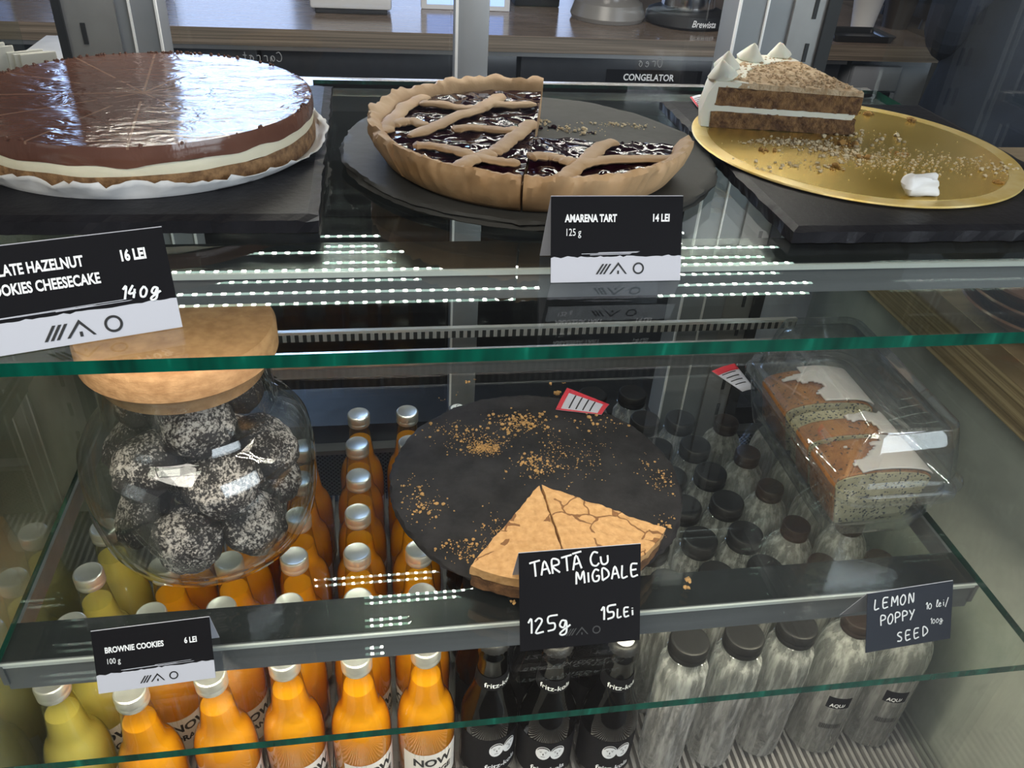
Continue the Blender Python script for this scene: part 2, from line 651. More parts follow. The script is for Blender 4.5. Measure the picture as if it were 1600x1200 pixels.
def plywood(name, axis):
    mt, nt, out = new_mat(name)
    p = nt.nodes.new('ShaderNodeBsdfPrincipled')
    co = objco(nt, (.6, .6, 90) if axis == 'z' else (3, 60, 3))
    f = noise_tex(nt, co, 2.2, 4, .65)
    nt.links.new(ramp(nt, f, [(.30, (.10, .065, .035)), (.46, (.30, .21, .12)), (.62, (.52, .39, .24))]), p.inputs['Base Color'])
    p.inputs['Roughness'].default_value = 0.5
    nt.links.new(p.outputs[0], out.inputs[0])
    return mt


M['ply_edge'] = plywood('plywood_edge', 'z')
M['ply_dark'] = plywood('dark_plywood_edge', 'z')  # same plywood with a darker, greyer ramp
for nd in M['ply_dark'].node_tree.nodes:
    if nd.type == 'VALTORGB':
        for el, cc in zip(nd.color_ramp.elements, ((.055, .043, .033), (.13, .105, .08), (.25, .20, .155))):
            el.color = c4(cc)
M['wood_top'] = pbr('pale_wood_top', (0.55, 0.40, 0.25), 0.3, var=.3, scale=5, stretch=(1, 12, 12))
M['counter_top'] = pbr('glossy_wood_worktop', (0.26, 0.20, 0.16), 0.16, var=.3, scale=4, stretch=(2, 14, 14), bmp=.03)

# ------------------------------------------------------------------ the cafe shell
struct(box('floor', -3.5, 4.0, -3.5, 5.2, -0.05, 0.0, pbr('dark_floor', (.07, .06, .055), .5, var=.3, scale=3)))
struct(box('wall_back', -3.5, 4.0, 5.2, 5.3, 0.0, 3.8, pbr('dark_plaster', (.10, .095, .09), .8, var=.3, scale=2)))
struct(box('ceiling', -3.5, 4.0, -3.5, 5.2, 3.8, 3.85, pbr('dark_ceiling', (.10, .10, .10), .8)))
wm = pbr('window_frame_paint', (.05, .05, .055), .5)
for k, (x0, x1) in enumerate(((-1.72, -1.38), (-1.14, -0.34)), 1):
    wf = thing('window_%d' % k, 'tall bright window in the far wall', 'window', (0, 5.2, 0))
    del wf['label'], wf['category']
    wf['kind'] = 'structure'
    box('pane', x0, x1, -0.03, -0.02, 1.95, 3.15, M['window_sky'], wf)
    bm = bmesh.new()
    for a in ((x0 - .05, x0, 1.9, 3.2), (x1, x1 + .05, 1.9, 3.2), (x0, x1, 1.9, 1.95), (x0, x1, 3.15, 3.2)):
        bm_box(bm, a[0], a[1], -0.06, 0.0, a[2], a[3])
    mesh_obj('window_frame', bm, wm, wf)


def slab_wall(name, x0, x1, y0, y1, z0, z1, mat):
    return struct(box(name, x0, x1, y0, y1, z0, z1, mat))


slab_wall('wall_right', 0.62, 0.70, 0.10, 1.35, 0.0, ZC - 0.462, M['concrete'])
slab_wall('wall_left', -0.46, -0.375, 0.10, 1.35, 0.0, ZC - 0.30, M['concrete_left'])

for k, (x0, x1) in enumerate(((-1.05, -0.42), (0.02, 0.46), (0.74, 1.20)), 3):
    wf = thing('window_%d' % k, 'low window in the far wall', 'window', (0, 5.2, 0))
    del wf['label'], wf['category']
    wf['kind'] = 'structure'
    box('pane', x0, x1, -0.03, -0.02, 1.30, 1.84, M['window_low'], wf)

# right-hand counter top of plywood with bowls
ct = thing('plywood_counter_top', 'thick plywood counter top beyond the right side of the case', 'counter', (0.60, 0.1, ZC - 0.462))
box('plywood_edge', 0.0, 0.03, 0, 1.15, 0, 0.042, M['ply_edge'], ct)
box('wooden_surface', 0.03, 0.9, 0, 1.15, 0, 0.043, M['wood_top'], ct)

# ------------------------------------------------------------------ display case
US, LS, DK = ZC - 0.212, ZC - 0.530, ZC - 0.862      # shelf tops and the deck
case = thing('display_case', 'grey metal refrigerated display case holding the cakes and bottles', 'display case', (0.11, 0.65, 0))
CX, CY = 0.11, 0.65


def cbox(name, x0, x1, y0, y1, z0, z1, mat, parent=case, bev=0.0):
    return box(name, x0 - CX, x1 - CX, y0 - CY, y1 - CY, z0, z1, mat, parent, bev)


cbox('base_cabinet', -0.372, 0.617, 0.30, 1.08, 0.10, DK - 0.03, M['dark_metal'])
bm = bmesh.new()
bm_box(bm, -0.372 - CX, 0.617 - CX, 0.34 - CY, 0.955 - CY, DK - 0.03, DK - 0.012)
x = -0.37
while x < 0.61:
    bm_box(bm, x - CX, x + 0.0035 - CX, 0.34 - CY, 0.955 - CY, DK - 0.012, DK)
    x += 0.0085
mesh_obj('slatted_deck', bm, pbr('deck_grille', (.42, .42, .42), .35, .6), case)


def perf_mat():
    mt, nt, out = new_mat('perforated_steel')
    p = nt.nodes.new('ShaderNodeBsdfPrincipled')
    co = objco(nt, (1, 1, 1))
    sp = nt.nodes.new('ShaderNodeSeparateXYZ')
    nt.links.new(co, sp.inputs[0])
    wx = mth(nt, 'SINE', mth(nt, 'MULTIPLY', sp.outputs[0], 900.0))
    wz = mth(nt, 'SINE', mth(nt, 'MULTIPLY', sp.outputs[2], 900.0))
    k = mth(nt, 'GREATER_THAN', mth(nt, 'MULTIPLY', wx, wz), 0.25)
    nt.links.new(mixc(nt, k, (.20, .20, .20), (.02, .02, .02)), p.inputs['Base Color'])
    p.inputs['Metallic'].default_value = .7
    p.inputs['Roughness'].default_value = .3
    nt.links.new(p.outputs[0], out.inputs[0])
    return mt


cbox('perforated_panel', -0.36, 0.60, 0.956, 0.966, DK, DK + 0.085, perf_mat())
cbox('panel_lip', -0.36, 0.60, 0.948, 0.970, DK + 0.085, DK + 0.093, M['steel'])
cbox('door_track', -0.36, 0.60, 0.966, 1.06, DK + 0.02, DK + 0.125, M['dark_metal'])
# rear sliding glass and frames
dz0, dz1 = DK + 0.125, ZC + 0.02
for a, b in ((-0.205, 0.092), (0.135, 0.395)):
    cbox('sliding_glass_door', a, b, 1.000, 1.005, dz0, dz1, M['pane_glass'])
cbox('centre_post', 0.096, 0.131, 0.965, 1.02, DK + 0.02, ZC + 0.02, M['post'], bev=.002)
cbox('post_trim', 0.094, 0.0965, 0.962, 0.97, DK + 0.02, ZC + 0.02, M['bar_line'])


def upright(name, xs, y):
    """xs = gasket, plate, inner flange, outer panel edges from the case side towards the middle."""
    s = 1 if xs[-1] > xs[0] else -1
    z0, z1 = DK + 0.02, ZC + 0.02
    lo = lambda a, b: (min(a, b), max(a, b))
    a, b = lo(xs[1], xs[2])
    bm = bmesh.new()
    bm_box(bm, a - CX, b - CX, y - CY, y + .012 - CY, z0, z1)
    u = mesh_obj('slotted_upright', bm, M['plate'], case)
    sx = xs[1] + s * (abs(xs[2] - xs[1]) * .33)
    z = z0 + 0.03
    while z < z1 - .03:
        cbox('shelf_slot', sx - .0022, sx + .0022, y - .0012, y + .001, z, z + .020, M['black'], u)
        z += 0.046
    a, b = lo(xs[0], xs[1])
    cbox('black_gasket', a, b, y - .004, y + .02, z0, z1, M['black'])
    a, b = lo(xs[2], xs[3])
    cbox('grey_flange', a, b, y + .004, y + .03, z0, z1, M['post'])
    a, b = lo(xs[3], xs[4])
    cbox('sliding_door_frame', a, b, y + .002, y + .05, z0, z1, M['post'])
    for xx in (xs[3], xs[4]):
        cbox('bright_trim', xx - .001, xx + .001, y - .001, y + .004, z0, z1, M['bar_line'])


upright('left', (-0.305, -0.297, -0.248, -0.234, -0.209), 0.93)
upright('right', (0.519, 0.504, 0.466, 0.435, 0.403), 0.93)
# side panes and front pane
cbox('left_side_pane', -0.345, -0.340, 0.31, 0.93, DK, ZC + 0.02, thin_glass('side_glass', (0.86, 0.88, 0.84), (.6, .66, .62), f0=.10))
cbox('right_side_pane', 0.590, 0.595, 0.31, 0.93, DK, ZC + 0.02, thin_glass('side_glass_right', (0.93, 0.95, 0.93), (.7, .76, .72), f0=.05))
cbox('front_pane', -0.345, 0.595, 0.270, 0.275, DK - .05, ZC + 0.02, M['pane_glass'])
# roof with the LED fixture
cbox('case_roof', -0.345, 0.595, 0.30, 1.03, ZC + 0.06, ZC + 0.075, M['dark_metal'])
lf = cbox('led_fixture', -0.30, 0.55, 0.80, 1.02, ZC + 0.0353, ZC + 0.06, M['dark_metal'])


def led_reflection_mat():
    mt, nt, out = new_mat('painted_led_reflection')  # light and dark ticks painted as a reflected row of LED dots
    p = nt.nodes.new('ShaderNodeBsdfPrincipled')
    sp = nt.nodes.new('ShaderNodeSeparateXYZ')
    nt.links.new(objco(nt), sp.inputs[0])
    k = mth(nt, 'GREATER_THAN', mth(nt, 'SINE', mth(nt, 'MULTIPLY', sp.outputs[0], 700.0)), 0.0)
    nt.links.new(mixc(nt, k, (.015, .015, .015), (.30, .28, .26)), p.inputs['Base Color'])
    nt.links.new(p.outputs[0], out.inputs[0])
    return mt


M['reflected_dots'] = led_reflection_mat()


def led_strip(parent, ys, z, x0, x1, step, d, mat, name='led_strip'):
    bm = bmesh.new()
    for y in ys:
        x = x0
        while x < x1:
            vs = [bm.verts.new((x + a * d - CX, y + b * d - CY, z)) for a, b in ((-.5, -.5), (.5, -.5), (.5, .5), (-.5, .5))]
            bm.faces.new(list(reversed(vs)))
            x += step
    me = bpy.data.meshes.new(name)
    bm.to_mesh(me)
    bm.free()
    me.materials.append(mat)
    o = bpy.data.objects.new(name, me)
    o.parent = parent
    C.objects.link(o)
    return o


for yy in (0.852, 0.907, 0.955, 1.002):
    led_strip(lf, (yy,), ZC + 0.0345, -0.28, 0.53, 0.0155, 0.0048, M['led'])
    cbox('strip_glow_line', -0.285, 0.535, yy - .0022, yy + .0022, ZC + .0347, ZC + .0352, M['led_glow_line'], lf)  # added glowing line that joins the dots in their reflection


def shelf(name, label, x0, x1, y0, y1, ztop, th, barz, tint):
    t = thing(name, label, 'shelf', ((x0 + x1) / 2, y0, ztop))
    ox, oy = (x0 + x1) / 2, y0
    bm = bmesh.new()
    bm_box(bm, x0 - ox, x1 - ox, 0, y1 - oy, -th, 0)
    bm.faces.ensure_lookup_table()
    bm.normal_update()
    for f in bm.faces:
        f.material_index = 0 if abs(f.normal.z) > .5 else 1
    mesh_obj('glass_panel', bm, [M['shelf_glass'], M['edge']], t)
    b = box('support_rail', x0 - ox, x1 - ox, 0.432 - oy, 0.468 - oy, -th - barz, -th - 0.0005, M['bar_metal'], t)
    box('rail_top', x0 - ox, x1 - ox, 0.434 - oy, 0.470 - oy, -th - 0.0004, -th - 0.0001, M['bar_top'], b)
    box('rail_lip', x0 - ox, x1 - ox, 0.4305 - oy, 0.4325 - oy, -th - 0.0035, -th - 0.0002, M['bar_line'], b)
    o = led_strip(b, (0.442, 0.458), 0, x0 + .01, x1 - .01, 0.0125, 0.0046, M['led_warm'] if barz > .025 else M['led_mid'])
    o.location = (CX - ox, CY - oy, -th - barz - 0.0006)
    r = box('back_rail', x0 - ox, x1 - ox, y1 - oy, y1 - oy + 0.018, -th - .008, -0.0015, M['rail_alu'], t, bev=.002)
    box('back_rail_lip', x0 - ox, x1 - ox, y1 - oy + .002, y1 - oy + .024, -th - .022, -th - .006, M['bar_metal'], t)
    if barz > .025:
        box('bright_line_bar', x0 - ox, x1 - ox, y1 - oy + .003, y1 - oy + .009, .030, .0335, M['rail_alu'], t)  # added bar drawing the bright line above the ticks
        box('led_reflection_strip', x0 - ox, x1 - ox, y1 - oy + .004, y1 - oy + .008, .020, .0298, M['reflected_dots'], t)  # added strip carrying the painted LED reflection
    for sx in (x0, x1):
        s = 1 if sx == x0 else -1
        box('side_bracket', sx - ox - .002, sx - ox + .002, 0.43 - oy, y1 - oy, -th - .022, -th - .001, M['bar_metal'], t)
    return t


shelf('glass_shelf', 'upper glass shelf with green edge under the cheesecake and cherry tart', -0.287, 0.515, 0.3335, 0.806, US, 0.0072, 0.020, 0)
shelf('glass_shelf', 'lower glass shelf under the cookie jar and glass loaf dish', -0.287, 0.515, 0.343, 0.824, LS, 0.0075, 0.030, 0)


# ------------------------------------------------------------------ round slates, trays
def slate_disc(name, label, cx, cy, z, r, h, mat, seed):
    bm = bmesh.new()
    n = 180

    def lob(a, rr, zz):
        if rr < r * .5:
            return rr
        k = noise.noise(Vector((math.cos(a) * 6 + seed, math.sin(a) * 6, zz * 260))) * .016 + noise.noise(Vector((math.cos(a) * 24, math.sin(a) * 24 + seed, zz * 500))) * .013
        return rr * (1 + k)
    bm_lathe(bm, [(0, 0), (r * .98, 0), (r * 1.0, h * .25), (r * .985, h * .5), (r * .998, h * .75), (r * .985, h), (r * .95, h), (0, h)], n, lob)
    o = mesh_obj(name, bm, mat, None, True, (cx, cy, z))
    return tag(o, label, 'slate board')


slate_disc('slate_board', 'round grey slate board under the half eaten cherry lattice tart', 0.116, 0.603, US + .0004, 0.140, 0.007, M['slate_grey'], 3)
slate_disc('slate_board', 'round black slate board with crumbs under the almond tart slices', 0.1424, 0.5866, LS + .0004, 0.1395, 0.007, M['slate'], 9)


def slate_tray(name, label, x0, x1, y0, y1, z, h, mat, seed):
    bm = bmesh.new()
    bm_box(bm, x0, x1, y0, y1, z, z + h)
    bmesh.ops.subdivide_edges(bm, edges=[e for e in bm.edges if abs(e.verts[0].co.z - e.verts[1].co.z) < 1e-6], cuts=40, use_grid_fill=True)
    for v in bm.verts:
        d = min(abs(v.co.x - x0), abs(v.co.x - x1), abs(v.co.y - y0), abs(v.co.y - y1))
        if d < 1e-5:
            k = noise.noise(v.co * 140 + Vector((seed, 0, 0))) * .0016
            v.co.x += k
            v.co.y += k
            if v.co.z > z + h * .5:
                v.co.z -= .0012 + abs(k)
    c = Vector(((x0 + x1) / 2, (y0 + y1) / 2, z))
    for v in bm.verts:
        v.co -= c
    o = mesh_obj(name, bm, mat, None, False, c)
    return tag(o, label, 'slate board')


slate_tray('slate_tray', 'square black slate tray under the chocolate cheesecake', -0.285, -0.034, 0.468, 0.757, US + .0004, 0.009, M['slate_gloss'], 1)
slate_tray('slate_tray', 'rectangular black slate tray under the gold cake board', 0.257, 0.513, 0.445, 0.728, US + .0004, 0.009, M['slate_gloss'], 5)

# ------------------------------------------------------------------ chocolate cheesecake
def choc_mat():
    mt, nt, out = new_mat('chocolate_glaze')
    p = nt.nodes.new('ShaderNodeBsdfPrincipled')
    co = objco(nt)
    sp = nt.nodes.new('ShaderNodeSeparateXYZ')
    nt.links.new(co, sp.inputs[0])
    ang = mth(nt, 'ARCTAN2', sp.outputs[1], sp.outputs[0])
    nseg = 12
    t = mth(nt, 'FRACT', mth(nt, 'ADD', mth(nt, 'MULTIPLY', ang, nseg / (2 * PI)), 100.27))
    dd = mth(nt, 'ABSOLUTE', mth(nt, 'SUBTRACT', t, 0.5))
    rr = mth(nt, 'SQRT', mth(nt, 'ADD', mth(nt, 'MULTIPLY', sp.outputs[0], sp.outputs[0]), mth(nt, 'MULTIPLY', sp.outputs[1], sp.outputs[1])))
    dist = mth(nt, 'MULTIPLY', dd, mth(nt, 'MULTIPLY', rr, 2 * PI / nseg))
    line = mth(nt, 'LESS_THAN', dist, 0.0008)
    gap = mth(nt, 'GREATER_THAN', noise_tex(nt, co, 26, 2), 0.44)
    top = mth(nt, 'GREATER_THAN', sp.outputs[2], 0.0285)
    line = mth(nt, 'MULTIPLY', mth(nt, 'MULTIPLY', line, gap), top)
    v = noise_tex(nt, co, 18, 3)
    base = ramp(nt, v, [(.35, (.125, .052, .034)), (.7, (.185, .082, .054))])
    nt.links.new(mixc(nt, line, base, (.30, .17, .115)), p.inputs['Base Color'])
    p.inputs['Roughness'].default_value = .13
    wob = noise_tex(nt, objco(nt, (1, 1.8, 1)), 34, 3, .5, 1.2)
    h = mth(nt, 'SUBTRACT', wob, mth(nt, 'MULTIPLY', line, 0.8))
    nt.links.new(bump(nt, h, .35, .0035), p.inputs['Normal'])
    nt.links.new(p.outputs[0], out.inputs[0])
    return mt


M['crumb_base'] = pbr('biscuit_crumb_base', (.33, .19, .085), .85, bmp=.9, bscale=260, col2=(.14, .07, .03), scale=180)
M['cream'] = pbr('cream_filling', (.83, .77, .58), .5, bmp=.35, bscale=60, var=.1, scale=40, sss=.1)
cheese = thing('cheesecake', 'whole round chocolate glazed cheesecake on the square slate tray', 'cake', (-0.155, 0.612, US + 0.0104))
r = 0.1135


def wavy(zk, amp, seed):
    def f(a, rr, zz):
        if rr < .05:
            return rr
        return rr * (1 + amp * noise.noise(Vector((math.cos(a) * 3, math.sin(a) * 3, zz * 60 + seed))))
    return f


def layer(name, z0, z1, rad, mat, amp, seed, wob0=0.0, wob1=0.0):
    bm = bmesh.new()
    n = 128
    bm_lathe(bm, [(0, z0), (rad, z0), (rad * 1.002, z0 + (z1 - z0) * .35), (rad * 1.0, z0 + (z1 - z0) * .75), (rad * .994, z1), (rad * .96, z1 + .0002), (rad * .5, z1), (0, z1)], n, wavy(0, amp, seed))
    for v in bm.verts:
        a = math.atan2(v.co.y, v.co.x)
        rr_ = math.hypot(v.co.x, v.co.y)
        if rr_ > rad * .9:
            k = noise.noise(Vector((math.cos(a) * 5, math.sin(a) * 5, seed)))
            if v.co.z < z0 + 1e-5 or v.co.z < z0 + (z1 - z0) * .2:
                v.co.z += wob0 * k
            elif v.co.z > z1 - 1e-4:
                v.co.z += wob1 * k
    return mesh_obj(name, bm, mat, cheese, True)


layer('biscuit_base', 0.0, 0.0120, r * 1.0, M['crumb_base'], .006, 1, 0, .0014)
layer('cream_layer', 0.0108, 0.0200, r * .992, M['cream'], .006, 5, .0014, .0026)
layer('chocolate_topping', 0.0186, 0.0300, r * .998, choc_mat(), .004, 9, .0026, 0)
bm = bmesh.new()                                    # crumbled rim of the glaze
for i in range(120):
    a = rnd.uniform(0.35 * PI, 0.95 * PI) if i < 90 else rnd.uniform(0, 2 * PI)
    rr_ = r * rnd.uniform(.975, 1.0)
    bm_blob(bm, (rr_ * math.cos(a), rr_ * math.sin(a), .0302), rnd.uniform(.0006, .0017), 1)
o = mesh_obj('glaze_crumbs', bm, pbr('chocolate_crumbs', (.12, .045, .025), .6), cheese)
o['kind'] = 'stuff'

bm = bmesh.new()                                    # parchment sheet, crumpled up at the front
n = 200
rings = []
for j, (rad, z) in enumerate(((0.04, 0.0004), (0.100, 0.0004), (0.1150, 0.0004), (0.1175, 0.0016), (0.1195, 0.0042), (0.1225, 0.0064))):
    ring = []
    for i in range(n):
        a = 2 * PI * i / n
        k = noise.noise(Vector((math.cos(a) * 4, math.sin(a) * 4, 3.3)))
        k2 = noise.noise(Vector((math.cos(a) * 13, math.sin(a) * 13, j * .8)))
        fr = max(0.0, math.cos(a - R_(-105))) ** 3
        q = rad + (0 if j < 3 else (.0035 * k + .0024 * k2) * (j - 2) * .5)
        zz = z + (0 if j < 3 else (.0030 * fr * (j - 2) * (.4 + .9 * abs(k)) + abs(k2) * .0034 * (j - 2) * .5))
        ring.append(bm.verts.new((q * math.cos(a), q * math.sin(a), zz)))
    rings.append(ring)
for A, B in zip(rings, rings[1:]):
    for i in range(n):
        j = (i + 1) % n
        bm.faces.new((A[i], A[j], B[j], B[i]))
o = mesh_obj('parchment_paper', bm, M['paper'], None, True, (-0.155, 0.612, US + 0.0092))
sm = o.modifiers.new('thickness', 'SOLIDIFY')
sm.thickness = .0003
tag(o, 'crumpled white baking paper under the chocolate cheesecake', 'paper')

# ------------------------------------------------------------------ cherry lattice tart in three pieces
M['pastry'] = pbr('baked_pastry', (.56, .36, .19), .6, bmp=.45, bscale=110, col2=(.42, .235, .10), scale=16, dist=.0012, lo=.3, hi=.6)
def jam_mat():
    mt, nt, out = new_mat('dark_cherry_jam')
    p = nt.nodes.new('ShaderNodeBsdfPrincipled')
    p.inputs['Base Color'].default_value = (.020, .003, .010, 1)
    p.inputs['Roughness'].default_value = .04
    p.inputs['Specular IOR Level'].default_value = .35
    f = noise_tex(nt, objco(nt), 62, 1.0, .4, .6)
    nt.links.new(bump(nt, f, .9, .006), p.inputs['Normal'])
    nt.links.new(p.outputs[0], out.inputs[0])
    return mt


M['jam'] = jam_mat()
TZ = US + 0.0077
apex = Vector((0.111, 0.562, TZ))
tc = Vector((0.111, 0.580))
RT = 0.1145


def rdist(a):
    u = Vector((math.cos(a), math.sin(a)))
    d = Vector((apex.x, apex.y)) - tc
    b = d.dot(u)
    return -b + math.sqrt(b * b - d.length_squared + RT * RT)


def px(x, y, z):
    """the point at height z seen at photo pixel x, y (used only while laying the pastry strips out)"""
    d = right * ((x - 800) / 1290.0) - up * ((y - 600) / 1290.0) + fwd
    k = (z - ZC) / d.z
    return Vector((d.x * k, d.y * k, z))


def tart_piece(label, a0, a1, strips, seed):
    t = thing('tart_piece', label, 'tart', apex, 0, 'cut pieces of the cherry lattice tart')
    A0, A1 = R_(a0), R_(a1)
    n = max(12, int((a1 - a0) / 2))
    prof = [(0.0, 0.0), (0.86, 0.0), (0.915, 0.004), (0.965, 0.013), (0.992, 0.021), (1.0, 0.0245), (0.992, 0.0275), (0.965, 0.0275), (0.925, 0.0250), (0.895, 0.020), (0.88, 0.0165), (0.0, 0.0125)]

    def jit(p, a, k):
        if k < 3 or k > 9:
            return Vector((0, 0, 0))
        q = noise.noise(Vector((math.cos(a) * 7 + seed, math.sin(a) * 7, k * .35)))
        q2 = noise.noise(Vector((math.cos(a) * 22 + seed, math.sin(a) * 22, k * .6)))
        u = Vector((math.cos(a), math.sin(a), 0))
        return u * (q * .0030 + q2 * .0022) + Vector((0, 0, q2 * .0024 + q * .0016 if k > 4 else 0))
    bm = bmesh.new()
    bm_sector(bm, prof, A0, A1, n * 2, rdist, jit)
    mesh_obj('pastry_crust', bm, M['pastry'], t, True)
    bm = bmesh.new()
    lv = [(0.012, 0.0129)] + [(0.012 + (0.885 - .012) * k / 14, 0.0126 + .0040 * k / 14) for k in range(1, 15)]
    top = [(rr, 0.0205 + .0006 * math.sin(rr * 40)) for rr, z in reversed(lv)]
    bm_sector(bm, lv + top, A0 + .006, A1 - .006, n * 2, rdist, lambda p, a, k: Vector((0, 0, .0026 * noise.noise(p * 105 + Vector((seed, 0, 0))) if k > 14 else 0)))
    mesh_obj('cherry_filling', bm, M['jam'], t, True)
    for pl in strips:
        pts = [px(x, y, TZ + 0.0228) - apex for x, y in pl]
        pts = catmull(pts, 7)
        for i, p in enumerate(pts):
            p.z += .0016 * noise.noise(p * 60 + Vector((seed, 0, 0)))
        bm = bmesh.new()
        bm_tube(bm, pts, .0060, .0021, n=12, jit=.16)
        mesh_obj('lattice_strip', bm, M['pastry'], t, True)
    return t


tart_piece('largest piece of the cherry lattice tart with a straight cut at back', 77, 198.6, [
    [(600, 205), (612, 190), (636, 165), (668, 150)],
    [(640, 214), (700, 188), (752, 169), (784, 146)],
    [(655, 163), (700, 165), (745, 170), (775, 164), (838, 165)],
    [(707, 204), (752, 199), (790, 204), (812, 200)],
    [(612, 196), (640, 190), (668, 197)],
    [(770, 238), (788, 226), (812, 208), (832, 190)]], 1)
tart_piece('cherry tart piece at the left front beside the cracked rim', 201.2, 255.2, [
    [(645, 228), (690, 230), (735, 243), (775, 252), (812, 252)],
    [(712, 262), (740, 249), (770, 238)]], 5)
tart_piece('cherry tart piece at the right front pointing behind the price card', 256.2, 352, [
    [(826, 247), (857, 244), (878, 249), (899, 257)],
    [(872, 280), (893, 266), (917, 251), (938, 230), (962, 222)],
    [(898, 262), (932, 252), (1000, 248), (1062, 246)]], 9)

# crumbs and smears on the grey slate
def crumbs(name, label, pts, mat, cat='crumbs'):
    bm = bmesh.new()
    c = Vector((sum(p[0] for p in pts) / len(pts), sum(p[1] for p in pts) / len(pts), min(p[2] for p in pts)))
    for x, y, z, s in pts:
        bm_blob(bm, (x - c.x, y - c.y, z - c.z + s * .5), s, 1 if s > .0009 else 0, .3, (1, 1, .7))
    o = mesh_obj(name, bm, mat, None, False, c)
    return tag(o, label, cat, None, 'stuff')


def cloud(cx, cy, z, rx, ry, n, s0, s1, ang=0.0):
    out = []
    for i in range(n):
        u, v = rnd.gauss(0, .5) * rx, rnd.gauss(0, .5) * ry
        x = cx + u * math.cos(ang) - v * math.sin(ang)
        y = cy + u * math.sin(ang) + v * math.cos(ang)
        s = s0 + (s1 - s0) * rnd.random() ** 4
        out.append((x, y, z, s))
    return out


M['crumb_gold'] = pbr('golden_crumbs', (.62, .36, .13), .8, var=.4, scale=200)
M['crumb_pale'] = pbr('pale_pastry_crumbs', (.86, .70, .45), .8, var=.3, scale=200)
z = US + .0076
pts = []
for p_, rx, ry, n_, s1 in (((905, 205), .02, .012, 60, .002), ((960, 195), .03, .006, 60, .0018), ((1000, 200), .008, .008, 18, .0016), ((845, 190), .006, .012, 30, .0022)):
    q = px(p_[0], p_[1], z)
    pts += cloud(q.x, q.y, z, rx, ry, n_, .0004, s1)
crumbs('pastry_crumbs', 'pale pastry crumbs scattered on the empty quarter of the grey slate', pts, M['crumb_pale'])
pts = []
for p_, s in (((840, 203), .004), ((868, 200), .0035), ((835, 215), .0045), ((985, 225), .003), ((925, 208), .003), ((900, 222), .004)):
    q = px(p_[0], p_[1], z)
    pts += cloud(q.x, q.y, z, .006, .004, 7, .0008, s * .7)
crumbs('cherry_jam_drips', 'dark cherry jam drips left on the grey slate board', pts, M['jam'], 'jam')

# ------------------------------------------------------------------ carrot cake slice on gold board
gold = thing('cake_board', 'round gold foil cake board with crumbs on the right slate tray', 'cake board', (0.377, 0.602, US + 0.0098))
M['gold'] = pbr('gold_foil', (.90, .64, .17), .26, .7, col2=(.72, .49, .10), scale=14, bmp=.12, bscale=30)
lathe('gold_disc', [(0, 0), (.1145, 0), (.1150, .0004), (.1145, .0015), (0, .0015)], M['gold'], gold, 120)
M['gold_rim'] = pbr('smeared_gold_rim', (.95, .76, .36), .42, .45, col2=(.80, .55, .13), scale=30, bmp=.3, bscale=60)
lathe('gold_rim', [(.1146, 0), (.126, 0), (.1268, .0008), (.126, .0018), (.118, .0018), (.1146, .0015)], M['gold_rim'], gold, 120)
GZ = US + 0.0098 + .0019
M['sponge'] = pbr('carrot_sponge', (.30, .155, .055), .85, bmp=1.0, bscale=220, col2=(.10, .042, .014), scale=150, dist=.003)
M['frosting'] = pbr('cream_cheese_frosting', (.86, .83, .70), .45, bmp=.3, bscale=50, sss=.15)
M['nut_crumb'] = pbr('nut_crumb_topping', (.72, .55, .36), .85, bmp=1.0, bscale=300, col2=(.48, .31, .16), scale=120)
tip = (0.389, 0.624)
sl = thing('cake_slice', 'two layer carrot cake slice with cream topping on gold board', 'cake', (tip[0], tip[1], GZ))
a0, a1 = R_(99), R_(171)
RS = 0.124


def wedge_part(name, poly, mat, sub, amp, scale, seed, a_in=0.0):
    bm = bmesh.new()
    bm_sector(bm, poly, a0 + a_in, a1 - a_in, 22)
    if sub:
        ed = [e for e in bm.edges if e.calc_length() > .012]
        bmesh.ops.subdivide_edges(bm, edges=ed, cuts=6, use_grid_fill=True)
        bmesh.ops.triangulate(bm, faces=bm.faces[:])
        ed = [e for e in bm.edges if e.calc_length() > .008]
        bmesh.ops.subdivide_edges(bm, edges=ed, cuts=2)
        bmesh.ops.triangulate(bm, faces=bm.faces[:])
    disp(bm, amp, scale, seed)
    return mesh_obj(name, bm, mat, sl, True)


wedge_part('sponge_layer', [(0, 0), (RS - .005, 0), (RS - .004, .0128), (0, .0125)], M['sponge'], True, .0022, 200, 1)
wedge_part('cream_layer', [(.004, .0122), (RS - .005, .0125), (RS - .005, .0178), (.003, .0165)], M['frosting'], True, .0006, 120, 2, .004)
wedge_part('sponge_layer', [(0, .0162), (RS - .006, .0175), (RS - .007, .0315), (0, .0305)], M['sponge'], True, .0022, 200, 4)
wedge_part('frosting', [(RS - .0065, .0), (RS + .002, .0), (RS + .0035, .012), (RS + .001, .026), (RS - .004, .036), (RS - .030, .0365), (RS - .034, .0318), (RS - .0068, .0318)], M['frosting'], False, .0016, 90, 3)
wedge_part('nut_topping', [(0, .0305), (RS - .012, .0318), (RS - .016, .0362), (RS * .5, .0355), (0.001, .0342)], M['nut_crumb'], True, .0011, 300, 6)
bm = bmesh.new()
for i in range(420):
    a = rnd.uniform(a0 + .02, a1 - .02)
    rr_ = RS * math.sqrt(rnd.uniform(.01, .78))
    bm_blob(bm, (rr_ * math.cos(a), rr_ * math.sin(a), .0350 + .0012 * rr_ / RS), rnd.uniform(.0006, .0017), 0)
o = mesh_obj('nut_crumbs', bm, M['nut_crumb'], sl)
o['kind'] = 'stuff'


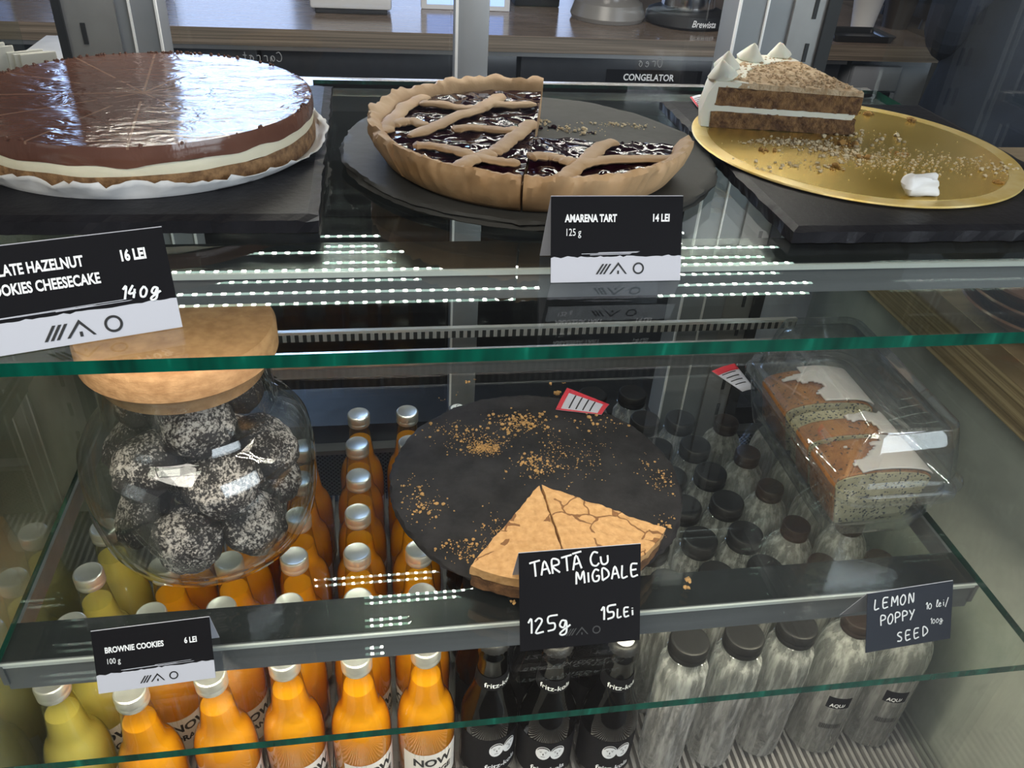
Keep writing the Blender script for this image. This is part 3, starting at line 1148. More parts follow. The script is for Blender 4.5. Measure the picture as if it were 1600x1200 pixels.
def dollop(a, rr_, s, squash=1.0):
    bm = bmesh.new()
    prof = [(0, 0), (.9, 0), (1.0, .25), (.86, .6), (.55, 1.0), (.25, 1.4), (.06, 1.62), (0, 1.65)]
    bm_lathe(bm, [(q * s, zz * s * squash) for q, zz in prof], 20, lambda t, q, zz: q * (1 + .07 * math.cos(5 * t + zz * 500)))
    disp(bm, .0012, 120, a * 9)
    mesh_obj('cream_dollop', bm, M['frosting'], sl, True, (rr_ * math.cos(a), rr_ * math.sin(a), .0352), (rnd.uniform(-.15, .15), rnd.uniform(-.2, .1), 0))


dollop(R_(165), RS - .011, .0120, .75)
dollop(R_(146), RS - .011, .0110, .80)
dollop(R_(123), RS - .013, .0115, .80)
dollop(R_(104), RS - .014, .0105, .75)

pts = []
for p_, rx, ry, n_, s1 in (((1230, 222), .035, .008, 420, .0016), ((1300, 235), .03, .02, 320, .0022), ((1400, 250), .06, .03, 520, .0014), ((1350, 215), .03, .02, 60, .003), ((1250, 260), .05, .012, 110, .0018), ((1540, 260), .02, .02, 80, .0022)):
    q = px(p_[0], p_[1], GZ)
    for c in cloud(q.x, q.y, GZ - .0004, rx, ry, n_, .0004, s1):
        if (c[0] - .377) ** 2 + (c[1] - .602) ** 2 < .122 ** 2:
            pts.append(c)
crumbs('cake_crumbs', 'pale cake crumbs spread over the gold cake board', pts, M['crumb_pale'])
pts = []
for p_, s in (((1352, 178), .004), ((1425, 190), .0035), ((1200, 235), .003), ((1410, 240), .004), ((1330, 225), .0045), ((1345, 245), .004), ((1555, 285), .003), ((1300, 262), .004)):
    q = px(p_[0], p_[1], GZ)
    pts += cloud(q.x, q.y, GZ - .0004, .007, .005, 9, .0009, s)
crumbs('carrot_crumbs', 'larger orange brown carrot cake crumbs on the gold board', pts, pbr('carrot_crumb', (.60, .32, .08), .85, var=.5, scale=180))
bm = bmesh.new()
bm_box(bm, -.0125, .0125, -.005, .005, 0, .013, .003)
bmesh.ops.subdivide_edges(bm, edges=bm.edges[:], cuts=2, use_grid_fill=True)
disp(bm, .0055, 130, 4)
q = px(1435, 304, GZ)
o = mesh_obj('frosting_lump', bm, pbr('white_frosting', (.86, .86, .85), .5), None, True, (q.x, q.y, GZ + .001))
tag(o, 'white frosting lump at the front edge of the gold board', 'frosting')

# ------------------------------------------------------------------ almond tart slices
M['almond_side'] = pbr('dark_tart_crust', (.26, .125, .05), .8, bmp=.9, bscale=160, col2=(.11, .05, .02), scale=90)


def almond_mat():
    mt, nt, out = new_mat('cracked_almond_top')
    p = nt.nodes.new('ShaderNodeBsdfPrincipled')
    co = objco(nt)
    wv = nt.nodes.new('ShaderNodeTexVoronoi')
    wv.feature = 'DISTANCE_TO_EDGE'
    wv.inputs['Scale'].default_value = 30
    nz = nt.nodes.new('ShaderNodeTexNoise')
    nz.inputs['Scale'].default_value = 40
    nt.links.new(co, nz.inputs['Vector'])
    vm = nt.nodes.new('ShaderNodeVectorMath')
    vm.operation = 'SCALE'
    vm.inputs['Scale'].default_value = .022
    nt.links.new(nz.outputs['Color'], vm.inputs[0])
    ad = nt.nodes.new('ShaderNodeVectorMath')
    nt.links.new(co, ad.inputs[0])
    nt.links.new(vm.outputs[0], ad.inputs[1])
    nt.links.new(ad.outputs[0], wv.inputs['Vector'])
    gate = mth(nt, 'GREATER_THAN', noise_tex(nt, co, 24, 1), .52)
    cr = mth(nt, 'MULTIPLY', mth(nt, 'LESS_THAN', wv.outputs['Distance'], .022), gate)
    f = noise_tex(nt, co, 170, 4)
    base = ramp(nt, f, [(.3, (.50, .27, .10)), (.65, (.66, .385, .165))])
    nt.links.new(mixc(nt, cr, base, (.22, .10, .035)), p.inputs['Base Color'])
    p.inputs['Roughness'].default_value = .8
    nt.links.new(bump(nt, mth(nt, 'SUBTRACT', f, mth(nt, 'MULTIPLY', cr, 2.0)), .5, .0015), p.inputs['Normal'])
    nt.links.new(p.outputs[0], out.inputs[0])
    return mt


M['almond_top'] = almond_mat()
AZ = LS + .0077
aap = Vector((0.1385, 0.5575))
AP = [px(845, 758, AZ + .024), px(735, 884, AZ + .024), px(895, 905, AZ + .024), px(1040, 826, AZ + .024)]


def almond_slice(label, P0, P1, P2, seed):
    t = thing('almond_tart_slice', label, 'tart', (P0.x, P0.y, AZ), 0, 'almond tart slices')
    b = P0.to_2d()
    p1, p2 = P1.to_2d() - b, P2.to_2d() - b
    n = 14
    outer = []
    r1, r2 = p1.length, p2.length
    t1, t2 = math.atan2(p1.y, p1.x), math.atan2(p2.y, p2.x)
    if t2 < t1:
        t2 += 2 * PI
    for k in range(n + 1):
        s = k / n
        rr_ = r1 + (r2 - r1) * s
        aa = t1 + (t2 - t1) * s
        outer.append(Vector((rr_ * math.cos(aa), rr_ * math.sin(aa))))
    for nm, z0, z1, mat, grow, amp in (('tart_base', 0.0, .0165, M['almond_side'], .985, .0016), ('almond_topping', .0150, .0240, M['almond_top'], 1.0, .0016)):
        bm = bmesh.new()
        bot = [bm.verts.new((0, 0, z0))] + [bm.verts.new((v.x * grow, v.y * grow, z0)) for v in outer]
        topv = [bm.verts.new((0, 0, z1))] + [bm.verts.new((v.x * grow, v.y * grow, z1)) for v in outer]
        bm.faces.new(list(reversed(bot)))
        bm.faces.new(topv)
        m_ = len(bot)
        for i in range(m_):
            j = (i + 1) % m_
            bm.faces.new((bot[i], bot[j], topv[j], topv[i]))
        bmesh.ops.triangulate(bm, faces=bm.faces[:])
        for _ in range(5):
            ed = [e for e in bm.edges if e.calc_length() > .006]
            if not ed:
                break
            bmesh.ops.subdivide_edges(bm, edges=ed, cuts=1)
            bmesh.ops.triangulate(bm, faces=bm.faces[:])
        disp(bm, amp, 110, seed)
        disp(bm, amp * .5, 320, seed + 3)
        mesh_obj(nm, bm, mat, t, True)
    return t


almond_slice('left almond tart slice with a cracked golden top', AP[0] + Vector((-.0012, 0, 0)), AP[1], AP[2] + Vector((-.0015, 0, 0)), 2)
almond_slice('right almond tart slice with a crumbling outer corner', AP[0] + Vector((.0012, 0, 0)), AP[2] + Vector((.0010, 0, 0)), AP[3], 7)
pts = []
z = AZ
for p_, rx, ry, n_, s1 in (((760, 700), .016, .010, 420, .0012), ((745, 690), .03, .018, 220, .0016), ((810, 660), .03, .02, 260, .0022), ((700, 670), .03, .02, 70, .002),
                           ((835, 725), .02, .02, 160, .0018), ((660, 790), .025, .025, 70, .002), ((930, 660), .05, .02, 60, .0026), ((1030, 745), .02, .03, 90, .0018),
                           ((735, 860), .03, .012, 150, .0018), ((775, 830), .02, .02, 90, .0012), ((1045, 830), .012, .02, 90, .002), ((900, 720), .05, .04, 160, .001), ((640, 770), .02, .03, 60, .0015), ((870, 700), .015, .03, 60, .0012)):
    q = px(p_[0], p_[1], z)
    for c in cloud(q.x, q.y, z - .0002, rx, ry, n_, .0004, s1):
        if (c[0] - .1424) ** 2 + (c[1] - .5866) ** 2 < .135 ** 2:
            pts.append(c)
crumbs('almond_crumbs', 'golden almond tart crumbs scattered over the black round slate', pts, M['crumb_gold'])
pts = []
for p_, s in (((730, 600), .0025), ((715, 618), .001), ((860, 602), .0018), ((870, 615), .004), ((742, 595), .001), ((1073, 908), .003), ((1070, 920), .0025), ((800, 944), .0025), ((795, 640), .001), ((880, 600), .0012), ((690, 625), .001)):
    q = px(p_[0], p_[1], LS)
    pts += cloud(q.x, q.y, LS + .0010, .003, .003, 4, s * .5, s)
crumbs('tart_crumbs', 'golden crumbs fallen on the lower glass shelf around the slate', pts, M['crumb_gold'])


# red and white paper stickers left near the slates
def sticker(label, corners, z, curl, red_side):
    P4 = [px(x, y, z + dz) for (x, y), dz in zip(corners, curl)]
    c = sum(P4, Vector()) / 4
    t = thing('paper_sticker', label, 'sticker', c)
    nx, ny = 10, 6

    def grid(u0, u1, v0, v1, off, mat, nm, par):
        bm = bmesh.new()
        G = []
        for i in range(nx + 1):
            row = []
            for j in range(ny + 1):
                u, v = u0 + (u1 - u0) * i / nx, v0 + (v1 - v0) * j / ny
                p = (P4[0] * (1 - u) + P4[1] * u) * (1 - v) + (P4[3] * (1 - u) + P4[2] * u) * v - c
                p.z += .003 * math.sin(u * PI) * .4 + off
                row.append(bm.verts.new(p))
            G.append(row)
        for i in range(nx):
            for j in range(ny):
                bm.faces.new((G[i][j], G[i + 1][j], G[i + 1][j + 1], G[i][j + 1]))
        o = mesh_obj(nm, bm, mat, par, True)
        s_ = o.modifiers.new('t', 'SOLIDIFY')
        s_.thickness = .0002
        return o
    red = pbr('red_print', (.62, .03, .05), .5)
    b = grid(0, 1, 0, 1, 0, M['white_card'], 'paper', t)
    for q in red_side:
        grid(*q, .0003, red, 'red_border', t)
    for k in range(4):
        v = .25 + k * .15
        grid(.12, .78, v, v + .03, .0003, M['ink_black'], 'printed_line', t)
    return t


sticker('red bordered white sticker curling on the back edge of black slate', [(868, 640), (886, 606), (952, 632), (940, 648)], LS + .008, (0.001, .003, .004, .001), [(0, 1, 0, .1), (0, 1, .9, 1), (0, .06, 0, 1), (.8, 1, .1, .9)])
sticker('white sticker with one red stripe beside the glass loaf dish', [(1112, 580), (1148, 568), (1180, 608), (1160, 612)], LS + .001, (.001, .003, .002, .001), [(0, 1, 0, .22)])
sticker('small pink edged white sticker behind the carrot cake slice', [(1078, 152), (1105, 148), (1112, 166), (1090, 168)], US + .010, (.001, .003, .002, .001), [(0, .1, 0, 1)])

# ------------------------------------------------------------------ cookie jar
JX, JY = -0.1485, 0.553
jar = thing('glass_jar', 'round clear glass jar of brownie cookies with cork lid', 'jar', (JX, JY, LS + .0005))
prof_o = [(0, 0), (.060, 0), (.070, .004), (.079, .013), (.0865, .030), (.0905, .055), (.0905, .090), (.088, .108), (.080, .121), (.0705, .128), (.0655, .133), (.0640, .142), (.0640, .176), (.0665, .181), (.0665, .184)]
prof_i = [(.0625, .184), (.0610, .176), (.0610, .142), (.063, .131), (.068, .125), (.077, .117), (.0848, .106), (.0874, .090), (.0874, .055), (.0832, .030), (.0755, .0155), (.066, .009), (.058, .0075), (0, .0075)]
lathe('jar_body', prof_o + prof_i, M['clear_glass'], jar, 96)
M['cork'] = pbr('cork', (.54, .31, .145), .8, col2=(.38, .20, .085), scale=90, bmp=.4, bscale=160, stretch=(1, 1, 1.6))
lid = lathe('cork_lid', [(0, .169), (.0600, .169), (.0604, .1845), (.0690, .1848), (.0712, .187), (.0712, .204), (.069, .2075), (0, .208)], M['cork'], jar, 96)


def cookie_mat():
    mt, nt, out = new_mat('sugar_dusted_brownie')
    p = nt.nodes.new('ShaderNodeBsdfPrincipled')
    co = objco(nt)
    sp = nt.nodes.new('ShaderNodeSeparateXYZ')
    nt.links.new(co, sp.inputs[0])
    nrm = mth(nt, 'MULTIPLY', sp.outputs[2], 24.0)
    big = noise_tex(nt, co, 48, 2)
    fine = noise_tex(nt, co, 420, 3, .7)
    v = mth(nt, 'ADD', mth(nt, 'ADD', mth(nt, 'MULTIPLY', nrm, .85), mth(nt, 'MULTIPLY', big, 1.3)), mth(nt, 'MULTIPLY', fine, 1.9))
    k = mth(nt, 'MULTIPLY', mth(nt, 'SUBTRACT', v, 1.88), 3.2, True)
    nt.links.new(mixc(nt, k, (.014, .010, .010), (.60, .54, .49)), p.inputs['Base Color'])
    p.inputs['Roughness'].default_value = .7
    nt.links.new(bump(nt, fine, .6, .0015), p.inputs['Normal'])
    nt.links.new(p.outputs[0], out.inputs[0])
    return mt


M['cookie'] = cookie_mat()
protos = []
for k in range(4):
    bm = bmesh.new()
    bmesh.ops.create_icosphere(bm, subdivisions=5, radius=.0264)
    for v in bm.verts:
        v.co.z *= .76
        v.co.x *= 1.06
        v.co.y *= 1.06
    disp(bm, .0052, 36, k * 7.3)
    disp(bm, .0022, 105, k * 3.1)
    disp(bm, .0007, 330, k * 5.1)
    me = bpy.data.meshes.new('brownie_cookie')
    bm.to_mesh(me)
    bm.free()
    for p in me.polygons:
        p.use_smooth = True
    me.materials.append(M['cookie'])
    protos.append(me)
ck = [
    ((-.011, -.0515, .0353), 66, 'dark brownie cookie at the very bottom front of the jar'),
    ((-.0509, -.0137, .0353), 50, 'brownie cookie at the bottom left of the jar'),
    ((.0409, -.0333, .0353), 48, 'brownie cookie at the bottom right of the jar'),
    ((.0482, .0212, .0353), 20, 'brownie cookie at the bottom back right of the jar'),
    ((-.0354, .0391, .0353), 20, 'brownie cookie at the bottom back left of the jar'),
    ((-.0535, .0147, .0892), 44, 'sugared brownie cookie against the left wall of the jar'),
    ((-.0109, .0432, .1092), 20, 'brownie cookie at the upper back of the jar'),
    ((-.0059, -.0053, .0678), 70, 'dark brownie cookie in the centre of the jar between the others'),
    ((.0115, .0538, .0601), 20, 'brownie cookie at the lower back of the jar'),
    ((.0533, .0011, .0867), 44, 'sugared brownie cookie against the right wall of the jar'),
    ((.0082, -.0324, .1385), 40, 'sugar speckled brownie cookie at top front under the cork lid'),
    ((.0242, -.0470, .0895), 40, 'large sugared brownie cookie right of centre in the middle of the jar'),
    ((-.0324, -.0378, .1033), 42, 'large sugared brownie cookie left of centre below the jar shoulder'),
    ((.0274, .0191, .1385), 30, 'sugared brownie cookie on top at right under the cork lid'),
    ((-.0332, .0038, .1385), 30, 'dark brownie cookie on top at left under the cork lid'),
]
for i, (pos, tl, lab) in enumerate(ck):
    o = bpy.data.objects.new('brownie_cookie', protos[i % 4])
    a = math.atan2(pos[1], pos[0]) + PI / 2
    o.location = (JX + pos[0] * .965, JY + pos[1] * .965, LS + .0018 + pos[2])
    o.rotation_euler = (Matrix.Rotation(a, 3, 'Z') @ Matrix.Rotation(R_(tl), 3, 'X') @ Matrix.Rotation(rnd.uniform(0, 6), 3, 'Z')).to_euler()
    C.objects.link(o)
    tag(o, lab, 'cookie', 'brownie cookies in the jar')

# ------------------------------------------------------------------ glass loaf dishes and the poppy seed loaf
DX, DY = 0.4425, 0.586


def loaf_dish(name, label, x, y, z, flip, hx=(.046, .0605), hy=(.094, .117), h=.060, rz=0.0):
    o = thing(name, label, 'dish', (x, y, z), rz)
    bm = bmesh.new()
    t = .0035
    lv = [(0, hx[0] - .006, hy[0] - .006, .012), (.0015, hx[0] - .001, hy[0] - .001, .015), (.007, hx[0] + .001, hy[0] + .001, .017), (h * .5, (hx[0] + hx[1]) / 2 - .001, (hy[0] + hy[1]) / 2 - .003, .02), (h - .006, hx[1] - .004, hy[1] - .010, .022), (h - .003, hx[1], hy[1], .024), (h, hx[1], hy[1], .024),
          (h + .0008, hx[1] - .002, hy[1] - .003, .022), (h, hx[1] - .006, hy[1] - .012, .020), (h * .5, (hx[0] + hx[1]) / 2 - .001 - t, (hy[0] + hy[1]) / 2 - .003 - t, .017), (.010, hx[0] - t, hy[0] - t, .014), (.0045, hx[0] - .006 - t, hy[0] - .006 - t, .010)]
    if flip:
        lv = [(h - a, b, c, d) for a, b, c, d in lv]
    bm_loft(bm, lv)
    mesh_obj('dish_body', bm, M['dish_glass'], o, True)
    return o


d0 = loaf_dish('loaf_dish', 'clear glass loaf dish holding the iced poppy seed loaf', DX, DY, LS + .0004, False)
d1 = loaf_dish('loaf_dish_cover', 'upturned clear glass dish covering the poppy seed loaf', DX + .009, DY + .006, LS + .0004 + .0612, True, hx=(.045, .0605), hy=(.098, .117), h=.058)


def seed_mat():
    mt, nt, out = new_mat('poppy_seed_crumb')
    p = nt.nodes.new('ShaderNodeBsdfPrincipled')
    co = objco(nt)
    v = nt.nodes.new('ShaderNodeTexVoronoi')
    v.inputs['Scale'].default_value = 320
    nt.links.new(co, v.inputs['Vector'])
    k = mth(nt, 'MULTIPLY', mth(nt, 'LESS_THAN', v.outputs['Distance'], .36), mth(nt, 'GREATER_THAN', noise_tex(nt, co, 200, 2), .46))
    f = noise_tex(nt, co, 60, 4)
    base = ramp(nt, f, [(.3, (.40, .36, .20)), (.7, (.62, .56, .36))])
    nt.links.new(mixc(nt, k, base, (.035, .04, .05)), p.inputs['Base Color'])
    p.inputs['Roughness'].default_value = .85
    nt.links.new(bump(nt, f, .5, .001), p.inputs['Normal'])
    nt.links.new(p.outputs[0], out.inputs[0])
    return mt


def crust_mat():
    mt, nt, out = new_mat('golden_loaf_crust')
    p = nt.nodes.new('ShaderNodeBsdfPrincipled')
    co = objco(nt)
    f = noise_tex(nt, co, 35, 4)
    g = noise_tex(nt, co, 260, 2)
    base = ramp(nt, f, [(.3, (.24, .085, .022)), (.6, (.47, .20, .055))])
    k = mth(nt, 'GREATER_THAN', g, .63)
    nt.links.new(mixc(nt, k, base, (.06, .035, .02)), p.inputs['Base Color'])
    p.inputs['Roughness'].default_value = .6
    nt.links.new(bump(nt, f, .4, .002), p.inputs['Normal'])
    nt.links.new(p.outputs[0], out.inputs[0])
    return mt


M['seed'] = seed_mat()
M['crust'] = crust_mat()
M['icing'] = pbr('sugar_icing', (.84, .77, .70), .32, bmp=.3, bscale=60, sss=.1, var=.08, scale=50)


def loaf_piece(label, y0, y1, tilt, zo, seed, ice, peel=1.0):
    """a piece of loaf: seedy crumb inside, crust over top and sides, icing on top"""
    t = thing('loaf_slice', label, 'cake', (DX, DY + (y0 + y1) / 2, LS + .0078 + zo), 0, 'pieces of the iced poppy seed loaf')
    t.rotation_euler = (R_(tilt), 0, 0)
    hy = (y1 - y0) / 2

    def sect(g):
        pts = []
        for k in range(9):
            a = k / 8
            pts.append((-.0345 - .0120 * a - g, .046 * a))
        for k in range(1, 16):
            a = PI - PI * k / 16
            pts.append(((.0465 + g) * math.cos(a), .046 + (.0125 + g) * math.sin(a) ** .8))
        for k in range(9):
            a = 1 - k / 8
            pts.append((.0345 + .0120 * a + g, .046 * a))
        return pts

    def ext(bm, pts, ya, yb, ny, closed=True):
        rows = [[bm.verts.new((x, ya + (yb - ya) * j / ny, z)) for x, z in pts] for j in range(ny + 1)]
        n = len(pts)
        for A, B in zip(rows, rows[1:]):
            for i in range(n if closed else n - 1):
                j = (i + 1) % n
                bm.faces.new((A[i], A[j], B[j], B[i]))
        if closed:
            bm.faces.new(rows[0])
            bm.faces.new(list(reversed(rows[-1])))
    bm = bmesh.new()
    ext(bm, sect(-.0004), -hy, hy, 10)
    disp(bm, .0008, 160, seed)
    mesh_obj('seedy_crumb', bm, M['seed'], t, True)
    bm = bmesh.new()
    ext(bm, sect(.0010), -hy + .0015, (hy - .0015) * peel, 12, False)
    disp(bm, .0010, 90, seed)
    o = mesh_obj('crust', bm, M['crust'], t, True)
    s_ = o.modifiers.new('t', 'SOLIDIFY')
    s_.thickness = .0012
    # icing patch: grid over the dome with an irregular outline
    bm = bmesh.new()
    nu, nv = 36, 30
    G = {}
    for i in range(nu + 1):
        for j in range(nv + 1):
            u = i / nu
            a = PI - PI * (.10 + .82 * u)
            x, zz = .0480 * math.cos(a), .0478 + .0145 * math.sin(a) ** .8
            yv = -hy + 2 * hy * j / nv
            k = noise.noise(Vector((u * 3.2 + seed, yv * 42, seed * 2))) + .5 * noise.noise(Vector((u * 9, yv * 120, seed)))
            edge = ice(u, (j / nv)) + .42 * k
            if edge > 0:
                G[i, j] = bm.verts.new((x, yv, zz + .0006 + min(edge, .5) * .0035))
    for i in range(nu):
        for j in range(nv):
            q = [(i, j), (i + 1, j), (i + 1, j + 1), (i, j + 1)]
            if all(c in G for c in q):
                bm.faces.new([G[c] for c in q])
    for v in [v for v in bm.verts if not v.link_faces]:
        bm.verts.remove(v)
    o = mesh_obj('icing', bm, M['icing'], t, True)
    s_ = o.modifiers.new('t', 'SOLIDIFY')
    s_.thickness = .0016
    return t


loaf_piece('rear piece of poppy seed loaf with icing on its right half',   .022, .082, 0, 0, 1, lambda u, v: (u - .36) * 1.5)
loaf_piece('middle piece of poppy seed loaf with bare orange crust', -.030, .012, 0, .0, 4, lambda u, v: (u - .50) * 1.6 - .9 * max(0, .30 - v) - 2.2 * max(0, v - .62), .25)
loaf_piece('front piece of poppy seed loaf showing its grey seedy cut face', -.084, -.034, 0, .0, 8, lambda u, v: (u - .30) * 1.2 + (.40 - v) * .7)

# ------------------------------------------------------------------ price cards
def logo(parent, x, y, s, mat):
    """three slanted strokes, a peak with a dot, and a ring"""
    bm = bmesh.new()
    w_ = .19 * s
    for k in range(3):
        x0 = x + k * .34 * s
        bm_poly(bm, [(x0, y + .1 * s * k * 0), (x0 + w_, y), (x0 + .62 * s + w_ - k * .0, y + .95 * s), (x0 + .62 * s, y + .95 * s)][0:4])
    ax = x + 2.15 * s
    for sg in (-1, 1):
        bm_poly(bm, [(ax, y + 1.1 * s), (ax, y + .83 * s), (ax + sg * .68 * s, y), (ax + sg * .86 * s, y)])
    bm_poly(bm, [(ax - .09 * s, y), (ax + .09 * s, y), (ax + .09 * s, y + .32 * s), (ax - .09 * s, y + .32 * s)])
    cx, cy = x + 4.1 * s, y + .5 * s
    n = 28
    a = [bm.verts.new((px_, py_, 0)) for px_, py_ in ell(cx, cy, .55 * s, .55 * s, n)]
    b = [bm.verts.new((px_, py_, 0)) for px_, py_ in ell(cx, cy, .39 * s, .39 * s, n)]
    for i in range(n):
        j = (i + 1) % n
        bm.faces.new((a[i], a[j], b[j], b[i]))
    return mesh_obj('logo_mark', bm, mat, parent, False, (0, 0, .00055))


def card(label, BL, BR, z, L, lean, side=None, printed=True):
    b, e = Vector(BL), Vector(BR)
    d = e - b
    t = thing('price_card', label, 'price card', (b.x, b.y, z), math.atan2(d.y, d.x))
    Wd = d.length
    a = R_(lean)
    fm = M['black_card']
    f = box('front_panel', 0, Wd, 0, L, -.0004, 0, fm, t)
    f.rotation_euler = (PI / 2 - a, 0, 0)
    # back flap drops from the top edge to the shelf
    g = box('back_flap', 0, Wd, -L * math.cos(a) / math.cos(.35), 0, -.0004, 0, M['white_card'], t)
    g.location = (0, L * math.sin(a) + .0006, L * math.cos(a))
    g.rotation_euler = (PI / 2 + .35, 0, 0)
    if printed:
        bm = bmesh.new()
        hb = L * .30
        n = 40
        top = [(Wd * i / n, hb + (.0010 * noise.noise(Vector((i * .9, L * 100, 0))))) for i in range(n + 1)]
        bm_poly(bm, [(0, 0), (Wd, 0)] + list(reversed(top)))
        mesh_obj('white_band', bm, M['white_card'], f, False, (0, 0, .0003))
        bm = bmesh.new()
        for k in range(5):
            x0 = Wd * rnd.uniform(.1, .6)
            y0 = hb + rnd.uniform(.0008, .0022)
            bm_poly(bm, [(x0, y0), (x0 + Wd * .3, y0 + .0003), (x0 + Wd * .32, y0 + .0006), (x0, y0 + .0003)])
        mesh_obj('brush_streaks', bm, M['white_card'], f, False, (0, 0, .0004))
    return t, f, Wd


t, f, Wd = card('black and white card reading AMARENA TART 14 LEI on upper shelf', (.094, .399), (.169, .399), US + .0003, .0465, 22)
lettering('AMARENA TART', .0056, M['ink_white'], f, (.0078, .0330, .0004), xs=.70, bold=.00022)
lettering('125 g', .0056, M['ink_white'], f, (.0078, .0255, .0004), xs=.74)
lettering('14 LEI', .0056, M['ink_white'], f, (.0570, .0330, .0004), xs=.74, bold=.0002)
logo(f, .0255, .0042, .0060, M['ink_black'])
t, f, Wd = card('tilted card reading CHOCOLATE HAZELNUT COOKIES CHEESECAKE 16 LEI', (-.192, .332), (-.094, .361), US + .0003, .0475, 25)
lettering('CHOCOLATE HAZELNUT', .0068, M['ink_white'], f, (.0150, .0345, .0004), xs=.66, bold=.00022)
lettering('COOKIES CHEESECAKE', .0068, M['ink_white'], f, (.0250, .0260, .0004), xs=.66, bold=.00022)
lettering('16 LEI', .0068, M['ink_white'], f, (.0815, .0345, .0004), xs=.68, bold=.0003)
handwriting('140g', .0058, M['chalk'], f, (.0785, .0170, .0007), width=.0005, slant=.25, adv=.85)
logo(f, .0435, .0030, .0072, M['ink_black'])
t, f, Wd = card('black card reading BROWNIE COOKIES 6 LEI below the cookie jar', (-.207, .393), (-.128, .398), LS + .0003, .0470, 25)
lettering('BROWNIE COOKIES', .0060, M['ink_white'], f, (.0075, .0300, .0004), xs=.72, bold=.0002)
lettering('100 g', .0060, M['ink_white'], f, (.0075, .0215, .0004), xs=.72)
lettering('6 LEI', .0060, M['ink_white'], f, (.0605, .0300, .0004), xs=.72, bold=.0002)
logo(f, .0280, .0038, .0056, M['ink_black'])
t, f, Wd = card('large black handwritten card reading TARTA CU MIGDALE 15 LEI', (.097, .397), (.193, .398), LS + .0003, .0795, 25, printed=False)
handwriting('TARTă CU', .0112, M['chalk'], f, (.009, .0600, .0006), width=.00075, adv=.74, rot=.10)
handwriting('MIGDALE', .0098, M['chalk'], f, (.0445, .0515, .0006), width=.00075, adv=.80, rot=.06)
handwriting('125g', .0120, M['chalk'], f, (.006, .0140, .0006), width=.00075, adv=.80, rot=.05)
handwriting('15', .0105, M['chalk'], f, (.064, .0200, .0006), width=.0008, adv=.80, rot=.06)
handwriting('LEi', .0072, M['chalk'], f, (.0772, .0210, .0006), width=.0007, adv=.8, rot=.06)
logo(f, .036, .0095, .0060, pbr('faint_grey_print', (.05, .05, .052), .5))
t, f, Wd = card('dark handwritten card reading LEMON POPPY SEED 10 lei', (.370, .367), (.448, .373), LS + .0003, .0495, 25, printed=False)
M['card_blue'] = pbr('blue_black_card', (0.020, 0.025, 0.037), .5, spec=.15)
f.data.materials[0] = M['card_blue']
handwriting('LEMON', .0084, M['chalk'], f, (.006, .0360, .0006), width=.0006, adv=.92, rot=.02)
handwriting('POPPY', .0082, M['chalk'], f, (.012, .0215, .0006), width=.0006, adv=.80, rot=.04)
handwriting('SEED', .0080, M['chalk'], f, (.028, .0050, .0006), width=.0006, adv=.98, rot=.06)
handwriting('10 lei/', .0058, M['chalk'], f, (.0530, .0290, .0006), width=.0004, adv=.70, rot=.06)
handwriting('100g', .0046, M['chalk'], f, (.058, .0160, .0006), width=.0003, adv=.72, rot=.02)

# ------------------------------------------------------------------ bottles on the deck
ORD = ['front', 'second', 'third', 'fourth', 'fifth', 'sixth', 'rearmost']


def bent_panel(name, rad, a0, a1, z0, z1, mat, parent, n=16):
    bm = bmesh.new()
    A, B = [], []
    for i in range(n + 1):
        a = R_(a0 + (a1 - a0) * i / n) - PI / 2
        A.append(bm.verts.new((rad * math.cos(a), rad * math.sin(a), z0)))
        B.append(bm.verts.new((rad * math.cos(a), rad * math.sin(a), z1)))
    for i in range(n):
        bm.faces.new((A[i], A[i + 1], B[i + 1], B[i]))
    return mesh_obj(name, bm, mat, parent, True)


def bend_obj(o, rad):
    for v in o.data.vertices:
        a = v.co.x / rad
        v.co = Vector((rad * math.sin(a), -rad * math.cos(a), v.co.y))
    return o


def screw_cap(parent, rad, h, z, mat, name='screw_cap'):
    bm = bmesh.new()
    bm_lathe(bm, [(0, z), (rad * .97, z), (rad, z + .001), (rad * 1.0, z + h * .28), (rad * .965, z + h * .33), (rad * .965, z + h * .42), (rad, z + h * .46), (rad, z + h * .84), (rad * .95, z + h * .96), (rad * .86, z + h), (rad * .80, z + h * .985), (0, z + h * .985)], 64,
             lambda a, q, zz: q * (1 + (.012 if int(round(a / (2 * PI) * 64)) % 2 and z + h * .45 < zz < z + h * .9 else 0)))
    return mesh_obj(name, bm, mat, parent, True)


